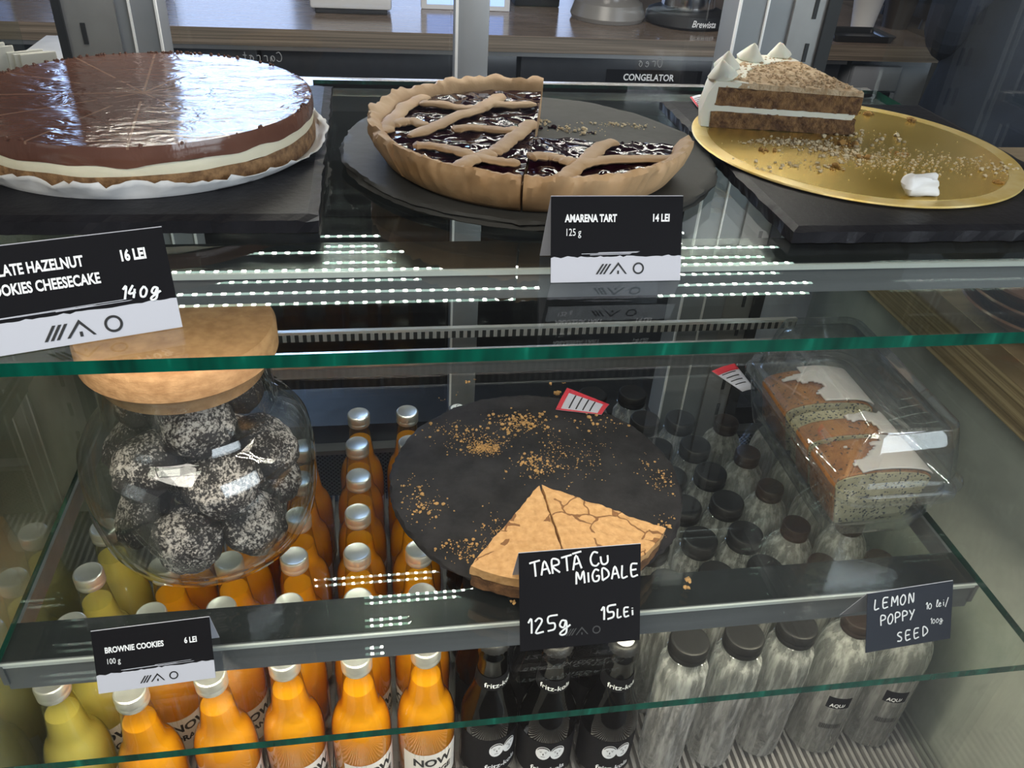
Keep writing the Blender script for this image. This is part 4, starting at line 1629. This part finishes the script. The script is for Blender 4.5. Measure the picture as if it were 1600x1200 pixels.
def juice_bottle(mat, label_text):
    t = thing('juice_bottle', '', 'bottle', (0, 0, DK))
    H = .202
    glass = [(0, .0), (.0285, .0), (.0300, .003), (.0302, .080), (.0301, .092), (.0292, .103), (.0274, .1115), (.0250, .1180), (.0222, .1230), (.0198, .1275), (.0184, .134), (.0170, .146), (.0156, .160), (.0143, .174), (.0132, .184), (.0132, .190)]
    lathe('glass_body', glass, M['bottle_glass'], t, 40)
    j = [(0, .003), (.0270, .003), (.0290, .006), (.0292, .080), (.0291, .092), (.0282, .103), (.0264, .1115), (.0240, .1180), (.0211, .1230), (.0187, .1275), (.0173, .134), (.0159, .146), (.0146, .158), (.0145, .1585), (0, .1585)]
    lathe('juice', j, mat, t, 40)
    screw_cap(t, .0146, .0165, .1855, M['cap_silver'])
    lb = bent_panel('label', .0302, -62, 62, .012, .066, M['label_white'], t)
    lettering(label_text[0], .017, M['ink_black'], lb, (0, 0, .046), xs=.95, bold=.0006, align='CENTER', bend=.0305)
    lettering(label_text[1], .0125, M['ink_black'], lb, (0, 0, .030), xs=.85, bold=.0005, align='CENTER', bend=.0305)
    bl = bent_panel('back_label', .0302, 130, 200, .014, .066, M['label_white'], t)
    return t


ps = [juice_bottle(M['juice'], ('NOW', 'ORANGE')), juice_bottle(M['juice_pale'], ('NOW', 'LEMON'))]
rows = [.507, .577, .640, .702, .763, .825, .888]
cols = {-.302: [.507, .572, .637, .702], -.232: [.490, .577, .640, .702, .763], -.166: [.500, .578, .640, .702, .763, .825], -.100: [.510, .576, .640, .702, .765, .826], -.0335: [.506, .576, .640, .702, .764, .826, .888], .0315: [.510, .576, .638, .700, .762, .824, .889]}
colname = ['leftmost column', 'second column', 'third column', 'fourth column', 'fifth column', 'sixth column']
used = [False, False]
for ci, (cx, ys) in enumerate(cols.items()):
    for ri, cy in enumerate(ys):
        k = 1 if ci == 0 else 0
        o = ps[k] if not used[k] else copy_tree(ps[k])
        used[k] = True
        o.location = (cx + rnd.uniform(-.001, .001) - (.0 if ci else .002), cy, DK + .0008)
        o.rotation_euler = (0, 0, R_(rnd.choice((-55, -30, 10, 35, 60, 40, 25))))
        tag(o, ('cloudy yellow juice bottle, %s in the leftmost column' % ORD[ri]) if k else ('orange juice bottle with silver cap, %s row, %s from the left' % (ORD[ri], colname[ci])), 'bottle', 'juice bottles under the lower shelf')


def faces_emblem(bm_w, bm_k, cx, cy, s):
    """two drawn heads side by side, white faces with dark hair and small features"""
    for sg in (-1, 1):
        x = cx + sg * .44 * s
        bm_disc(bm_w, x, cy, .46 * s, .66 * s)
        hair = ell(x, cy + .02 * s, .42 * s, .60 * s, 14, R_(25), R_(170)) + list(reversed(ell(x, cy + .16 * s, .34 * s, .34 * s, 14, R_(25), R_(170))))
        bm_poly(bm_k, hair, .0001)
        for e in (-.15, .15):
            bm_poly(bm_k, ell(x + e * s, cy + .08 * s, .055 * s, .028 * s, 10), .0001)
            bm_poly(bm_k, [(x + (e - .08) * s, cy + .16 * s), (x + (e + .08) * s, cy + .17 * s), (x + (e + .08) * s, cy + .20 * s), (x + (e - .08) * s, cy + .19 * s)], .0001)
        bm_poly(bm_k, [(x - .14 * s, cy - .33 * s), (x + .14 * s, cy - .33 * s), (x + .11 * s, cy - .37 * s), (x - .11 * s, cy - .37 * s)], .0001)
        bm_poly(bm_k, [(x - .02 * s, cy + .02 * s), (x + .02 * s, cy + .02 * s), (x + .05 * s, cy - .18 * s), (x - .03 * s, cy - .18 * s)], .0001)


def cola_bottle():
    t = thing('cola_bottle', '', 'bottle', (0, 0, DK))
    glass = [(0, 0), (.028, 0), (.0302, .003), (.0302, .078), (.0296, .090), (.0275, .101), (.0235, .113), (.0195, .126), (.0168, .142), (.0150, .160), (.0142, .176), (.0150, .180), (.0150, .184), (.0132, .187), (.0132, .196)]
    lathe('glass_body', glass, M['brown_glass'], t, 40)
    lathe('cola', [(0, .003), (.027, .003), (.029, .006), (.029, .078), (.0284, .090), (.0264, .101), (.0224, .113), (.0184, .126), (.0156, .142), (.0145, .150), (0, .150)], pbr('cola', (.006, .003, .002), .15), t, 32)
    bm = bmesh.new()
    bm_lathe(bm, [(0, .1940), (.0150, .1925), (.0157, .1935), (.0148, .1965), (.0132, .2005), (.0105, .2020), (0, .2022)], 42, lambda a, q, zz: q * (1 + (.035 * math.cos(21 * a) if zz < .196 and q > .014 else 0)))
    cp = mesh_obj('crown_cap', bm, M['cap_black'], t, True)
    a, b = bmesh.new(), bmesh.new()
    bm_poly(a, ell(0, 0, .0093, .0093, 28), -.0001)
    faces_emblem(a, b, 0, -.0004, .0088)
    bm_poly(b, ell(0, .0, .0103, .0103, 28), -.0002)
    mesh_obj('cap_emblem', a, M['ink_white'], cp, False, (0, 0, .20245))
    mesh_obj('cap_emblem_lines', b, M['ink_black'], cp, False, (0, 0, .20250))
    nk = lathe('neck_label', [(.0172, .140), (.0157, .158)], M['black_card'], t, 40)
    lettering('fritz-kola', .0105, M['ink_white'], nk, (0, 0, .1440), xs=.92, bold=.0001, align='CENTER', bend=.0172)
    lb = bent_panel('body_label', .0304, -100, 100, .012, .074, M['black_card'], t, 28)
    a, b = bmesh.new(), bmesh.new()
    faces_emblem(a, b, 0, .056, .0175)
    bend_obj(mesh_obj('label_emblem', a, M['ink_white'], lb), .0306)
    bend_obj(mesh_obj('label_emblem_lines', b, M['ink_black'], lb), .0308)
    lettering('fritz-kola', .012, M['ink_white'], lb, (0, 0, .022), xs=.9, bold=.0002, align='CENTER', bend=.0306)
    return t


pc = cola_bottle()
first = True
for ci, (cx, ys) in enumerate({.0985: [.514, .577, .640, .702, .764, .826, .890], .1600: [.504, .567, .630, .692, .755, .817, .890], .2260: [.498, .561, .623, .686, .748]}.items()):
    for ri, cy in enumerate(ys):
        if 2 < ri < 6 and not (ci == 0 and ri < 4):
            continue
        o = pc if first else copy_tree(pc)
        first = False
        o.location = (cx, cy, DK + .0008)
        o.rotation_euler = (0, 0, R_((24, -2, 6)[ci] + (0 if ri == 0 else rnd.uniform(-40, 40))))
        tag(o, 'black capped cola bottle, %s in the %s cola column' % (ORD[ri], ('left', 'middle', 'right')[ci]), 'bottle', 'cola bottles under the lower shelf')


def water_bottle():
    t = thing('water_bottle', '', 'bottle', (0, 0, DK))
    prof = [(q_ * .925 if z_ < .16 else q_, z_) for q_, z_ in [(0, 0), (.022, 0), (.0255, .003), (.0262, .010), (.0262, .060), (.0250, .075), (.0262, .090), (.0270, .125), (.0274, .148), (.0268, .158), (.0244, .1665), (.0214, .1725), (.0192, .1775), (.0188, .186), (0, .186)]]
    bm = bmesh.new()
    bm_lathe(bm, prof, 64, lambda a, q, z: q * (1 + (.050 * math.cos(8 * a) * (.6 + .4 * math.cos(z * 260)) if .01 < z < .160 else 0)))
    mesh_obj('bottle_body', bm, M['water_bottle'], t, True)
    lathe('neck_ring', [(.0196, .1815), (.0208, .1822), (.0208, .1838), (.0196, .1845)], M['clear_glass'], t, 40)
    screw_cap(t, .0200, .0185, .1835, M['cap_black'])
    return t


pw = water_bottle()
first = True
for ci, (cx, ys) in enumerate({.291: [.491, .566, .622, .676, .730, .784, .838, .912], .349: [.492, .572, .626, .680, .734, .790, .850, .912], .409: [.498, .576, .6295, .683, .7365, .791, .848]}.items()):
    for ri, cy in enumerate(ys):
        o = pw if first else copy_tree(pw)
        first = False
        o.location = (cx + (cy - .5) * (-.03 if ci == 2 else 0), cy, DK + .0008)
        o.rotation_euler = (0, 0, rnd.uniform(0, 6))
        tag(o, 'clear ribbed water bottle with wide black cap, %s of the %s column' % ((ORD[:6] + ['seventh', 'rearmost'])[ri], ('left', 'middle', 'right')[ci]), 'bottle', 'wide capped water bottles')


def dome_bottle():
    t = thing('sparkling_water_bottle', '', 'bottle', (0, 0, DK))
    prof = [(0, 0), (.027, 0), (.0300, .004), (.0302, .090), (.0302, .135), (.0298, .147), (.0284, .1575), (.0255, .167), (.0216, .1745), (.0178, .1795), (.0158, .183), (.0158, .188), (0, .188)]
    lathe('bottle_body', prof, M['frost_bottle'], t, 40)
    screw_cap(t, .0163, .0165, .1850, M['cap_brown'])
    lb = bent_panel('label', .0305, -26, 22, .088, .106, M['black_card'], t, 10)
    lettering('AQUA', .0075, M['ink_white'], lb, (-.001, 0, .0905), xs=.85, bold=.0002, align='CENTER', bend=.0307)
    bm = bmesh.new()
    xx = -.012
    while xx < .012:
        w_ = rnd.choice((.0004, .0008, .0012))
        bm_poly(bm, [(xx, .052), (xx + w_, .052), (xx + w_, .060), (xx, .060)])
        xx += w_ + .0006
    bend_obj(mesh_obj('barcode', bm, M['ink_black'], t), .0306)
    return t


pd_ = dome_bottle()
first = True
for ci, (cx, ys) in enumerate({.478: [.500, .576, .637, .704, .770, .838], .545: [.500, .576, .640, .706, .772, .838]}.items()):
    for ri, cy in enumerate(ys):
        o = pd_ if first else copy_tree(pd_)
        first = False
        o.location = (cx + (cy - .5) * (-.05 if ci == 0 else -.02), cy, DK + .0008)
        o.rotation_euler = (0, 0, R_(-10 if ri == 0 else rnd.uniform(0, 360)))
        tag(o, 'frosted dome shouldered water bottle with small brown cap, %s of the %s column' % (ORD[ri] if ri < 5 else 'rearmost', ('inner', 'outer')[ci]), 'bottle', 'dome shouldered water bottles')

# ------------------------------------------------------------------ the working counter behind the case
KZ = ZC - 0.412
cab = thing('counter_cabinet', 'dark drawer cabinet behind the case under the plywood worktop', 'cabinet', (0.3, 2.0, 0))
box('cabinet_body', -1.25, 0.87, 0.02, .62, 0.0, KZ - .0385, M['dark_metal'], cab)
for i, (x0, x1) in enumerate(((-1.2, -.55), (-.54, .04), (.05, .86))):
    d = box('drawer_front', x0, x1, 0.0, .02, KZ - .125, KZ - .05, pbr('charcoal_drawer', (.028, .031, .038), .3, var=.2), cab, .002)
    box('drawer_front', x0, x1, 0.0, .02, KZ - .45, KZ - .130, M['dark_metal'], cab, .002)
sg = box('name_plate', .26, .50, -.003, 0.0, KZ - .106, KZ - .076, M['black_card'], cab)
lettering('CONGELATOR', .0215, M['ink_white'], sg, (.302, -.0036, KZ - .100), xs=.88, bold=.0005, rot=(PI / 2, 0, 0))
wt = thing('plywood_worktop', 'long glossy plywood worktop on the counter behind the case', 'worktop', (0.3, 1.97, KZ - .036))
box('plywood_edge', -1.3, 1.12, 0, .02, 0, .034, M['ply_dark'], wt)
box('worktop_surface', -1.3, 1.12, .0, .62, .034, .036, M['counter_top'], wt)
box('worktop_core', -1.3, 1.12, .02, .62, 0, .034, M['ply_dark'], wt)
box('worktop_batten', -1.3, .86, .004, .028, -.010, -.001, M['steel'], wt)
fr = thing('drawer_fridge', 'white metal drawer fridge at the right end of the counter', 'fridge', (1.26, 2.0, 0))
pale = pbr('pale_grey_enamel', (.36, .38, .42), .35, .3)
box('fridge_body', -.06, .16, .02, .6, 0, KZ - .0385, pale, fr)
box('drawer_front', -.06, .07, .0, .02, KZ - .115, KZ - .055, pale, fr, .002)
b = box('drawer_front', -.06, .07, .0, .02, KZ - .40, KZ - .12, pale, fr, .002)
sg = box('name_plate', -.05, .055, -.003, 0, KZ - .165, KZ - .118, M['black_card'], fr)
lettering('LACTATE', .0215, M['ink_white'], sg, (-.052, -.0036, KZ - .142), xs=.88, bold=.0005, rot=(PI / 2, 0, 0))

# things on the worktop
kt = thing('kettle', 'steel kettle on a black base at the back of the worktop', 'kettle', (.80, 2.17, KZ + .0005))
bb = lathe('kettle_base', [(0, 0), (.10, 0), (.105, .006), (.10, .030), (.085, .036), (0, .036)], M['black'], kt, 40)
lettering('Brewista', .022, M['ink_white'], bb, (.01, 0, .010), xs=.8, bold=.0003, align='CENTER', shear=.25, bend=.1068)
lathe('kettle_body', [(0, .037), (.066, .037), (.068, .045), (.056, .15), (.045, .18), (0, .182)], M['steel_shiny'], kt, 40)
bm = bmesh.new()
bm_tube(bm, catmull([(.062, .02, .06), (.10, .03, .08), (.13, .04, .14), (.15, .05, .17)], 6), .006)
mesh_obj('spout', bm, M['steel_shiny'], kt, True)
bm = bmesh.new()
bm_tube(bm, catmull([(-.055, 0, .16), (-.11, 0, .15), (-.115, 0, .09), (-.07, 0, .06)], 6), .009)
mesh_obj('handle', bm, M['black'], kt, True)
gr = thing('coffee_grinder', 'steel coffee grinder with pale rounded base on the worktop', 'grinder', (.60, 2.20, KZ + .0005))
gb = lathe('grinder_base', [(0, 0), (.09, 0), (.095, .01), (.085, .04), (.06, .055), (0, .057)], pbr('warm_grey_plastic', (.22, .21, .20), .3), gr, 40)
lathe('grinder_body', [(0, .056), (.058, .056), (.062, .07), (.062, .24), (.05, .26), (0, .262)], M['steel_shiny'], gr, 40)
lathe('bean_hopper', [(0, .262), (.04, .262), (.07, .34), (.07, .36), (0, .362)], M['clear_glass'], gr, 40)
bk = thing('storage_box', 'dark storage box left of the coffee grinder on worktop', 'box', (.44, 2.32, KZ))
box('box_body', -.06, .06, 0, .1, 0, .12, M['black'], bk, .004)
box('box_lid', -.062, .062, -.002, .102, .12, .13, M['dark_metal'], bk, .002)
wb = thing('kitchen_scale', 'white flat scale with dark base on the worktop', 'scale', (-.04, 2.14, KZ))
box('scale_base', -.085, .085, .01, .12, 0, .012, M['black'], wb, .003)
box('scale_platform', -.095, .095, 0, .14, .012, .05, pbr('white_plastic', (.62, .62, .63), .35), wb, .006)
for x_, lab in ((.185, 'white tablet with lit blue screen left of the centre post'), (.30, 'white tablet with lit blue screen right of the centre post')):
    tb = thing('tablet', lab, 'tablet', (x_, 2.24, KZ))
    bd = box('tablet_body', -.055, .055, 0, .008, 0, .13, pbr('tablet_white', (.7, .7, .72), .3), tb, .003)
    s_ = box('screen', -.04, .04, -.0006, 0, .012, .118, M['screen'], tb)
    st = box('stand', -.03, .03, .008, .05, 0, .02, M['dark_metal'], tb)


def cup_stack(label, x_, y_, nn):
    for k in range(nn):
        pass
    return


cupm = pbr('white_paper_cup', (.66, .66, .66), .5)
bm = bmesh.new()
bm_lathe(bm, [(0, .002), (.028, .002), (.040, .092), (.042, .094), (.042, .097), (.039, .097), (.027, .004), (0, .004)], 32)
cup0 = mesh_obj('paper_cup', bm, cupm, None, True)
for k in range(9):
    o = cup0 if k == 0 else cup0.copy()
    if k:
        C.objects.link(o)
    o.location = (1.288, 2.17, KZ + .0 + k * .0150)
    tag(o, 'white paper cup in the tall stack on the worktop' + (', lowest of the stack' if k == 0 else ', topmost of the stack' if k == 8 else ''), 'cup', 'white paper cups stacked on the worktop')
dc = lathe('dark_cup', [(0, 0), (.032, 0), (.046, .11), (.048, .115), (.045, .115), (.03, .004), (0, .004)], pbr('dark_brown_cup', (.03, .024, .02), .5), None, 32, loc=(1.40, 2.20, KZ))
tag(dc, 'dark brown cup right of the white cup stack', 'cup')
ty = thing('black_tray', 'flat black tray lying on the front of the worktop', 'tray', (1.205, 1.985, KZ + .0005))
bm = bmesh.new()
bm_loft(bm, [(0, .075, .050, .008), (.014, .082, .057, .01), (.016, .082, .057, .01), (.013, .076, .051, .008), (.005, .072, .047, .008)])
o = mesh_obj('tray_body', bm, pbr('black_plastic', (.02, .022, .025), .25), ty, True)
o.location = (0, .065, 0)
gl_ = thing('contact_grill', 'black contact grill with feet on the worktop at right', 'grill', (1.60, 2.16, KZ))
box('lower_plate', -.14, .14, 0, .26, .025, .075, M['black'], gl_, .006)
box('upper_plate', -.14, .14, 0, .26, .080, .13, M['dark_metal'], gl_, .01)
bm = bmesh.new()
bm_tube(bm, [Vector((-.12, -.0, .11)), Vector((-.12, -.05, .12)), Vector((.12, -.05, .12)), Vector((.12, 0, .11))], .009)
mesh_obj('handle', bm, M['black'], gl_, True)
for sx in (-.12, .12):
    for sy in (.03, .23):
        o = lathe('foot', [(0, 0), (.014, 0), (.010, .026), (0, .026)], M['black'], gl_, 16)
        o.location = (sx, sy, 0)
box('worktop_end', 1.121, 1.50, .10, .62, 0, .036, M['ply_dark'], wt)
bn = thing('waste_bin', 'dark square bin standing under the right end of worktop', 'bin', (1.56, 1.86, 0))
bm = bmesh.new()
bm_loft(bm, [(0, .11, .10, .02), (KZ - .075, .125, .115, .02), (KZ - .065, .128, .118, .02), (KZ - .07, .12, .11, .018), (.3, .105, .095, .018)])
mesh_obj('bin_body', bm, M['dark_metal'], bn, True)

# marker writing on the sliding doors, written from the other side
for s_, x_, z_, sz in (('Oreo', .348, -.240, .0105), ('Carrot', -.098, -.2435, .0098)):
    o = handwriting(s_, sz, pbr('grey_marker', (.30, .31, .32), .6), None, (x_, .9994, ZC + z_), name='door_writing', width=.0004, mirror=True)
    # (letters with no stroke of their own are drawn from the nearest capital)
    o.rotation_euler = (PI / 2, 0, 0)
    tag(o, 'white marker word %s seen mirrored on the rear sliding door' % s_, 'writing')

# sugar packets at the far left
pk = pbr('cream_paper', (.62, .60, .54), .7)
bm = bmesh.new()
bm_box(bm, -.014, .014, -.0012, .0012, 0, .030, .0008)
pm = mesh_obj('paper_packet', bm, pk)
first = True
for i, (x_, y_, s_) in enumerate(((-.335, .780, 1.12), (-.327, .777, 1.10), (-.319, .774, 1.12), (-.311, .771, 1.07), (-.304, .768, 1.02), (-.285, .778, .86), (-.279, .775, .84), (-.273, .772, .86))):
    o = pm if first else pm.copy()
    if not first:
        C.objects.link(o)
    first = False
    o.location = (x_, y_, US + .0005)
    o.scale = (1, 1, s_)
    o.rotation_euler = (R_(-4), 0, R_(32))
    tag(o, 'cream paper packet standing behind the cheesecake in the %s bundle' % ('left' if i < 5 else 'right'), 'packet', 'paper packets in the %s bundle' % ('left' if i < 5 else 'right'))

# ------------------------------------------------------------------ brown bowls on the right-hand counter
bowlm = pbr('brown_glazed_clay', (.36, .17, .115), .28, col2=(.20, .085, .055), scale=10, bmp=.25, bscale=14, stretch=(1, 1, 14))
bm = bmesh.new()
bm_lathe(bm, [(0, .0), (.055, 0), (.062, .003), (.095, .021), (.125, .041), (.130, .045), (.128, .048), (.121, .0455), (.09, .027), (.055, .008), (0, .006)], 64)
bw = mesh_obj('clay_bowl', bm, bowlm, None, True)
labs = ('lowest', 'middle', 'topmost')
spots = [(.692, .665, k, .0150 * k, .66, 'rear', labs[k]) for k in range(3)] + [(.722, .512, k, .0125 * k, .50, 'front', ('lowest', 'middle', 'topmost')[k]) for k in range(3)]
for i, (x_, y_, k, dz, sc_, st_, nm_) in enumerate(spots):
    o = bw if i == 0 else bw.copy()
    if i:
        C.objects.link(o)
    o.location = (x_, y_, ZC - .4185 + dz + .0004)
    o.scale = (sc_, sc_, sc_)
    o.rotation_euler = (0, 0, k * 1.3)
    tag(o, 'brown clay bowl, %s of the %s stack on the plywood counter' % (nm_, st_), 'bowl', 'brown clay bowls stacked on the plywood counter')

# ------------------------------------------------------------------ person in navy behind the case
pr = thing('person', 'person in dark navy clothes standing behind the case at right', 'person', (1.31, 1.52, 0))
def skin_body(name, joints, edges, mat, parent, sub=2):
    me = bpy.data.meshes.new(name)
    me.from_pydata([j[0] for j in joints], edges, [])
    o = bpy.data.objects.new(name, me)
    o.parent = parent
    C.objects.link(o)
    o.modifiers.new('skin', 'SKIN')
    for i, j in enumerate(joints):
        me.skin_vertices[0].data[i].radius = j[1]
    me.skin_vertices[0].data[0].use_root = True
    s_ = o.modifiers.new('sub', 'SUBSURF')
    s_.levels = s_.render_levels = sub
    me.materials.append(mat)
    return o


J = [((0, 0, .93), (.155, .11)), ((0, -.01, 1.10), (.135, .10)), ((0, 0, 1.28), (.165, .115)), ((0, .01, 1.42), (.13, .09)), ((0, .01, 1.50), (.055, .055)), ((0, -.01, 1.58), (.065, .075)), ((0, -.01, 1.68), (.072, .09)),
     ((-.19, .01, 1.40), (.055, .055)), ((-.20, .03, 1.15), (.042, .042)), ((-.11, .13, 1.12), (.033, .033)), ((-.03, .14, 1.17), (.028, .016)),
     ((.19, .01, 1.40), (.055, .055)), ((.20, .03, 1.15), (.042, .042)), ((.11, .13, 1.14), (.033, .033)), ((.03, .15, 1.20), (.028, .016)),
     ((-.10, 0, .84), (.085, .09)), ((-.11, -.01, .48), (.058, .06)), ((-.11, .02, .08), (.042, .045)), ((-.11, -.14, .035), (.042, .03)),
     ((.10, 0, .84), (.085, .09)), ((.11, -.01, .48), (.058, .06)), ((.11, .02, .08), (.042, .045)), ((.11, -.14, .035), (.042, .03))]
E_ = [(0, 1), (1, 2), (2, 3), (3, 4), (4, 5), (5, 6), (3, 7), (7, 8), (8, 9), (9, 10), (3, 11), (11, 12), (12, 13), (13, 14), (0, 15), (15, 16), (16, 17), (17, 18), (0, 19), (19, 20), (20, 21), (21, 22)]
skin_body('body', [(p, r_ if i in (4, 5, 6, 10, 14, 18, 22) else tuple(v * .62 for v in r_)) for i, (p, r_) in enumerate(J)], E_, M['skin'], pr)
top_ = [(p, tuple(v + .016 for v in r_)) for p, r_ in J]
sel = [0, 1, 2, 3, 7, 8, 9, 11, 12, 13]
ix = {s_: i for i, s_ in enumerate(sel)}
skin_body('navy_shirt', [top_[s_] for s_ in sel], [(ix[a], ix[b]) for a, b in E_ if a in ix and b in ix], M['navy'], pr)
sel = [0, 15, 16, 17, 19, 20, 21]
ix = {s_: i for i, s_ in enumerate(sel)}
skin_body('navy_trousers', [top_[s_] for s_ in sel], [(ix[a], ix[b]) for a, b in E_ if a in ix and b in ix], M['navy'], pr)
bm = bmesh.new()
bmesh.ops.create_icosphere(bm, subdivisions=3, radius=1)
for v in bm.verts:
    v.co = Vector((v.co.x * .088, v.co.y * .10 + .015, v.co.z * .09 + 1.715))
mesh_obj('hair', bm, M['hair'], pr, True)
bm = bmesh.new()
bm_loft(bm, [(.52, .225, .165, .15), (.70, .222, .160, .14), (.92, .212, .150, .13), (1.08, .195, .135, .12), (1.20, .190, .130, .11), (1.26, .150, .110, .09)])
disp(bm, .010, 9, 3)
mesh_obj('navy_apron', bm, M['navy'], pr, True)
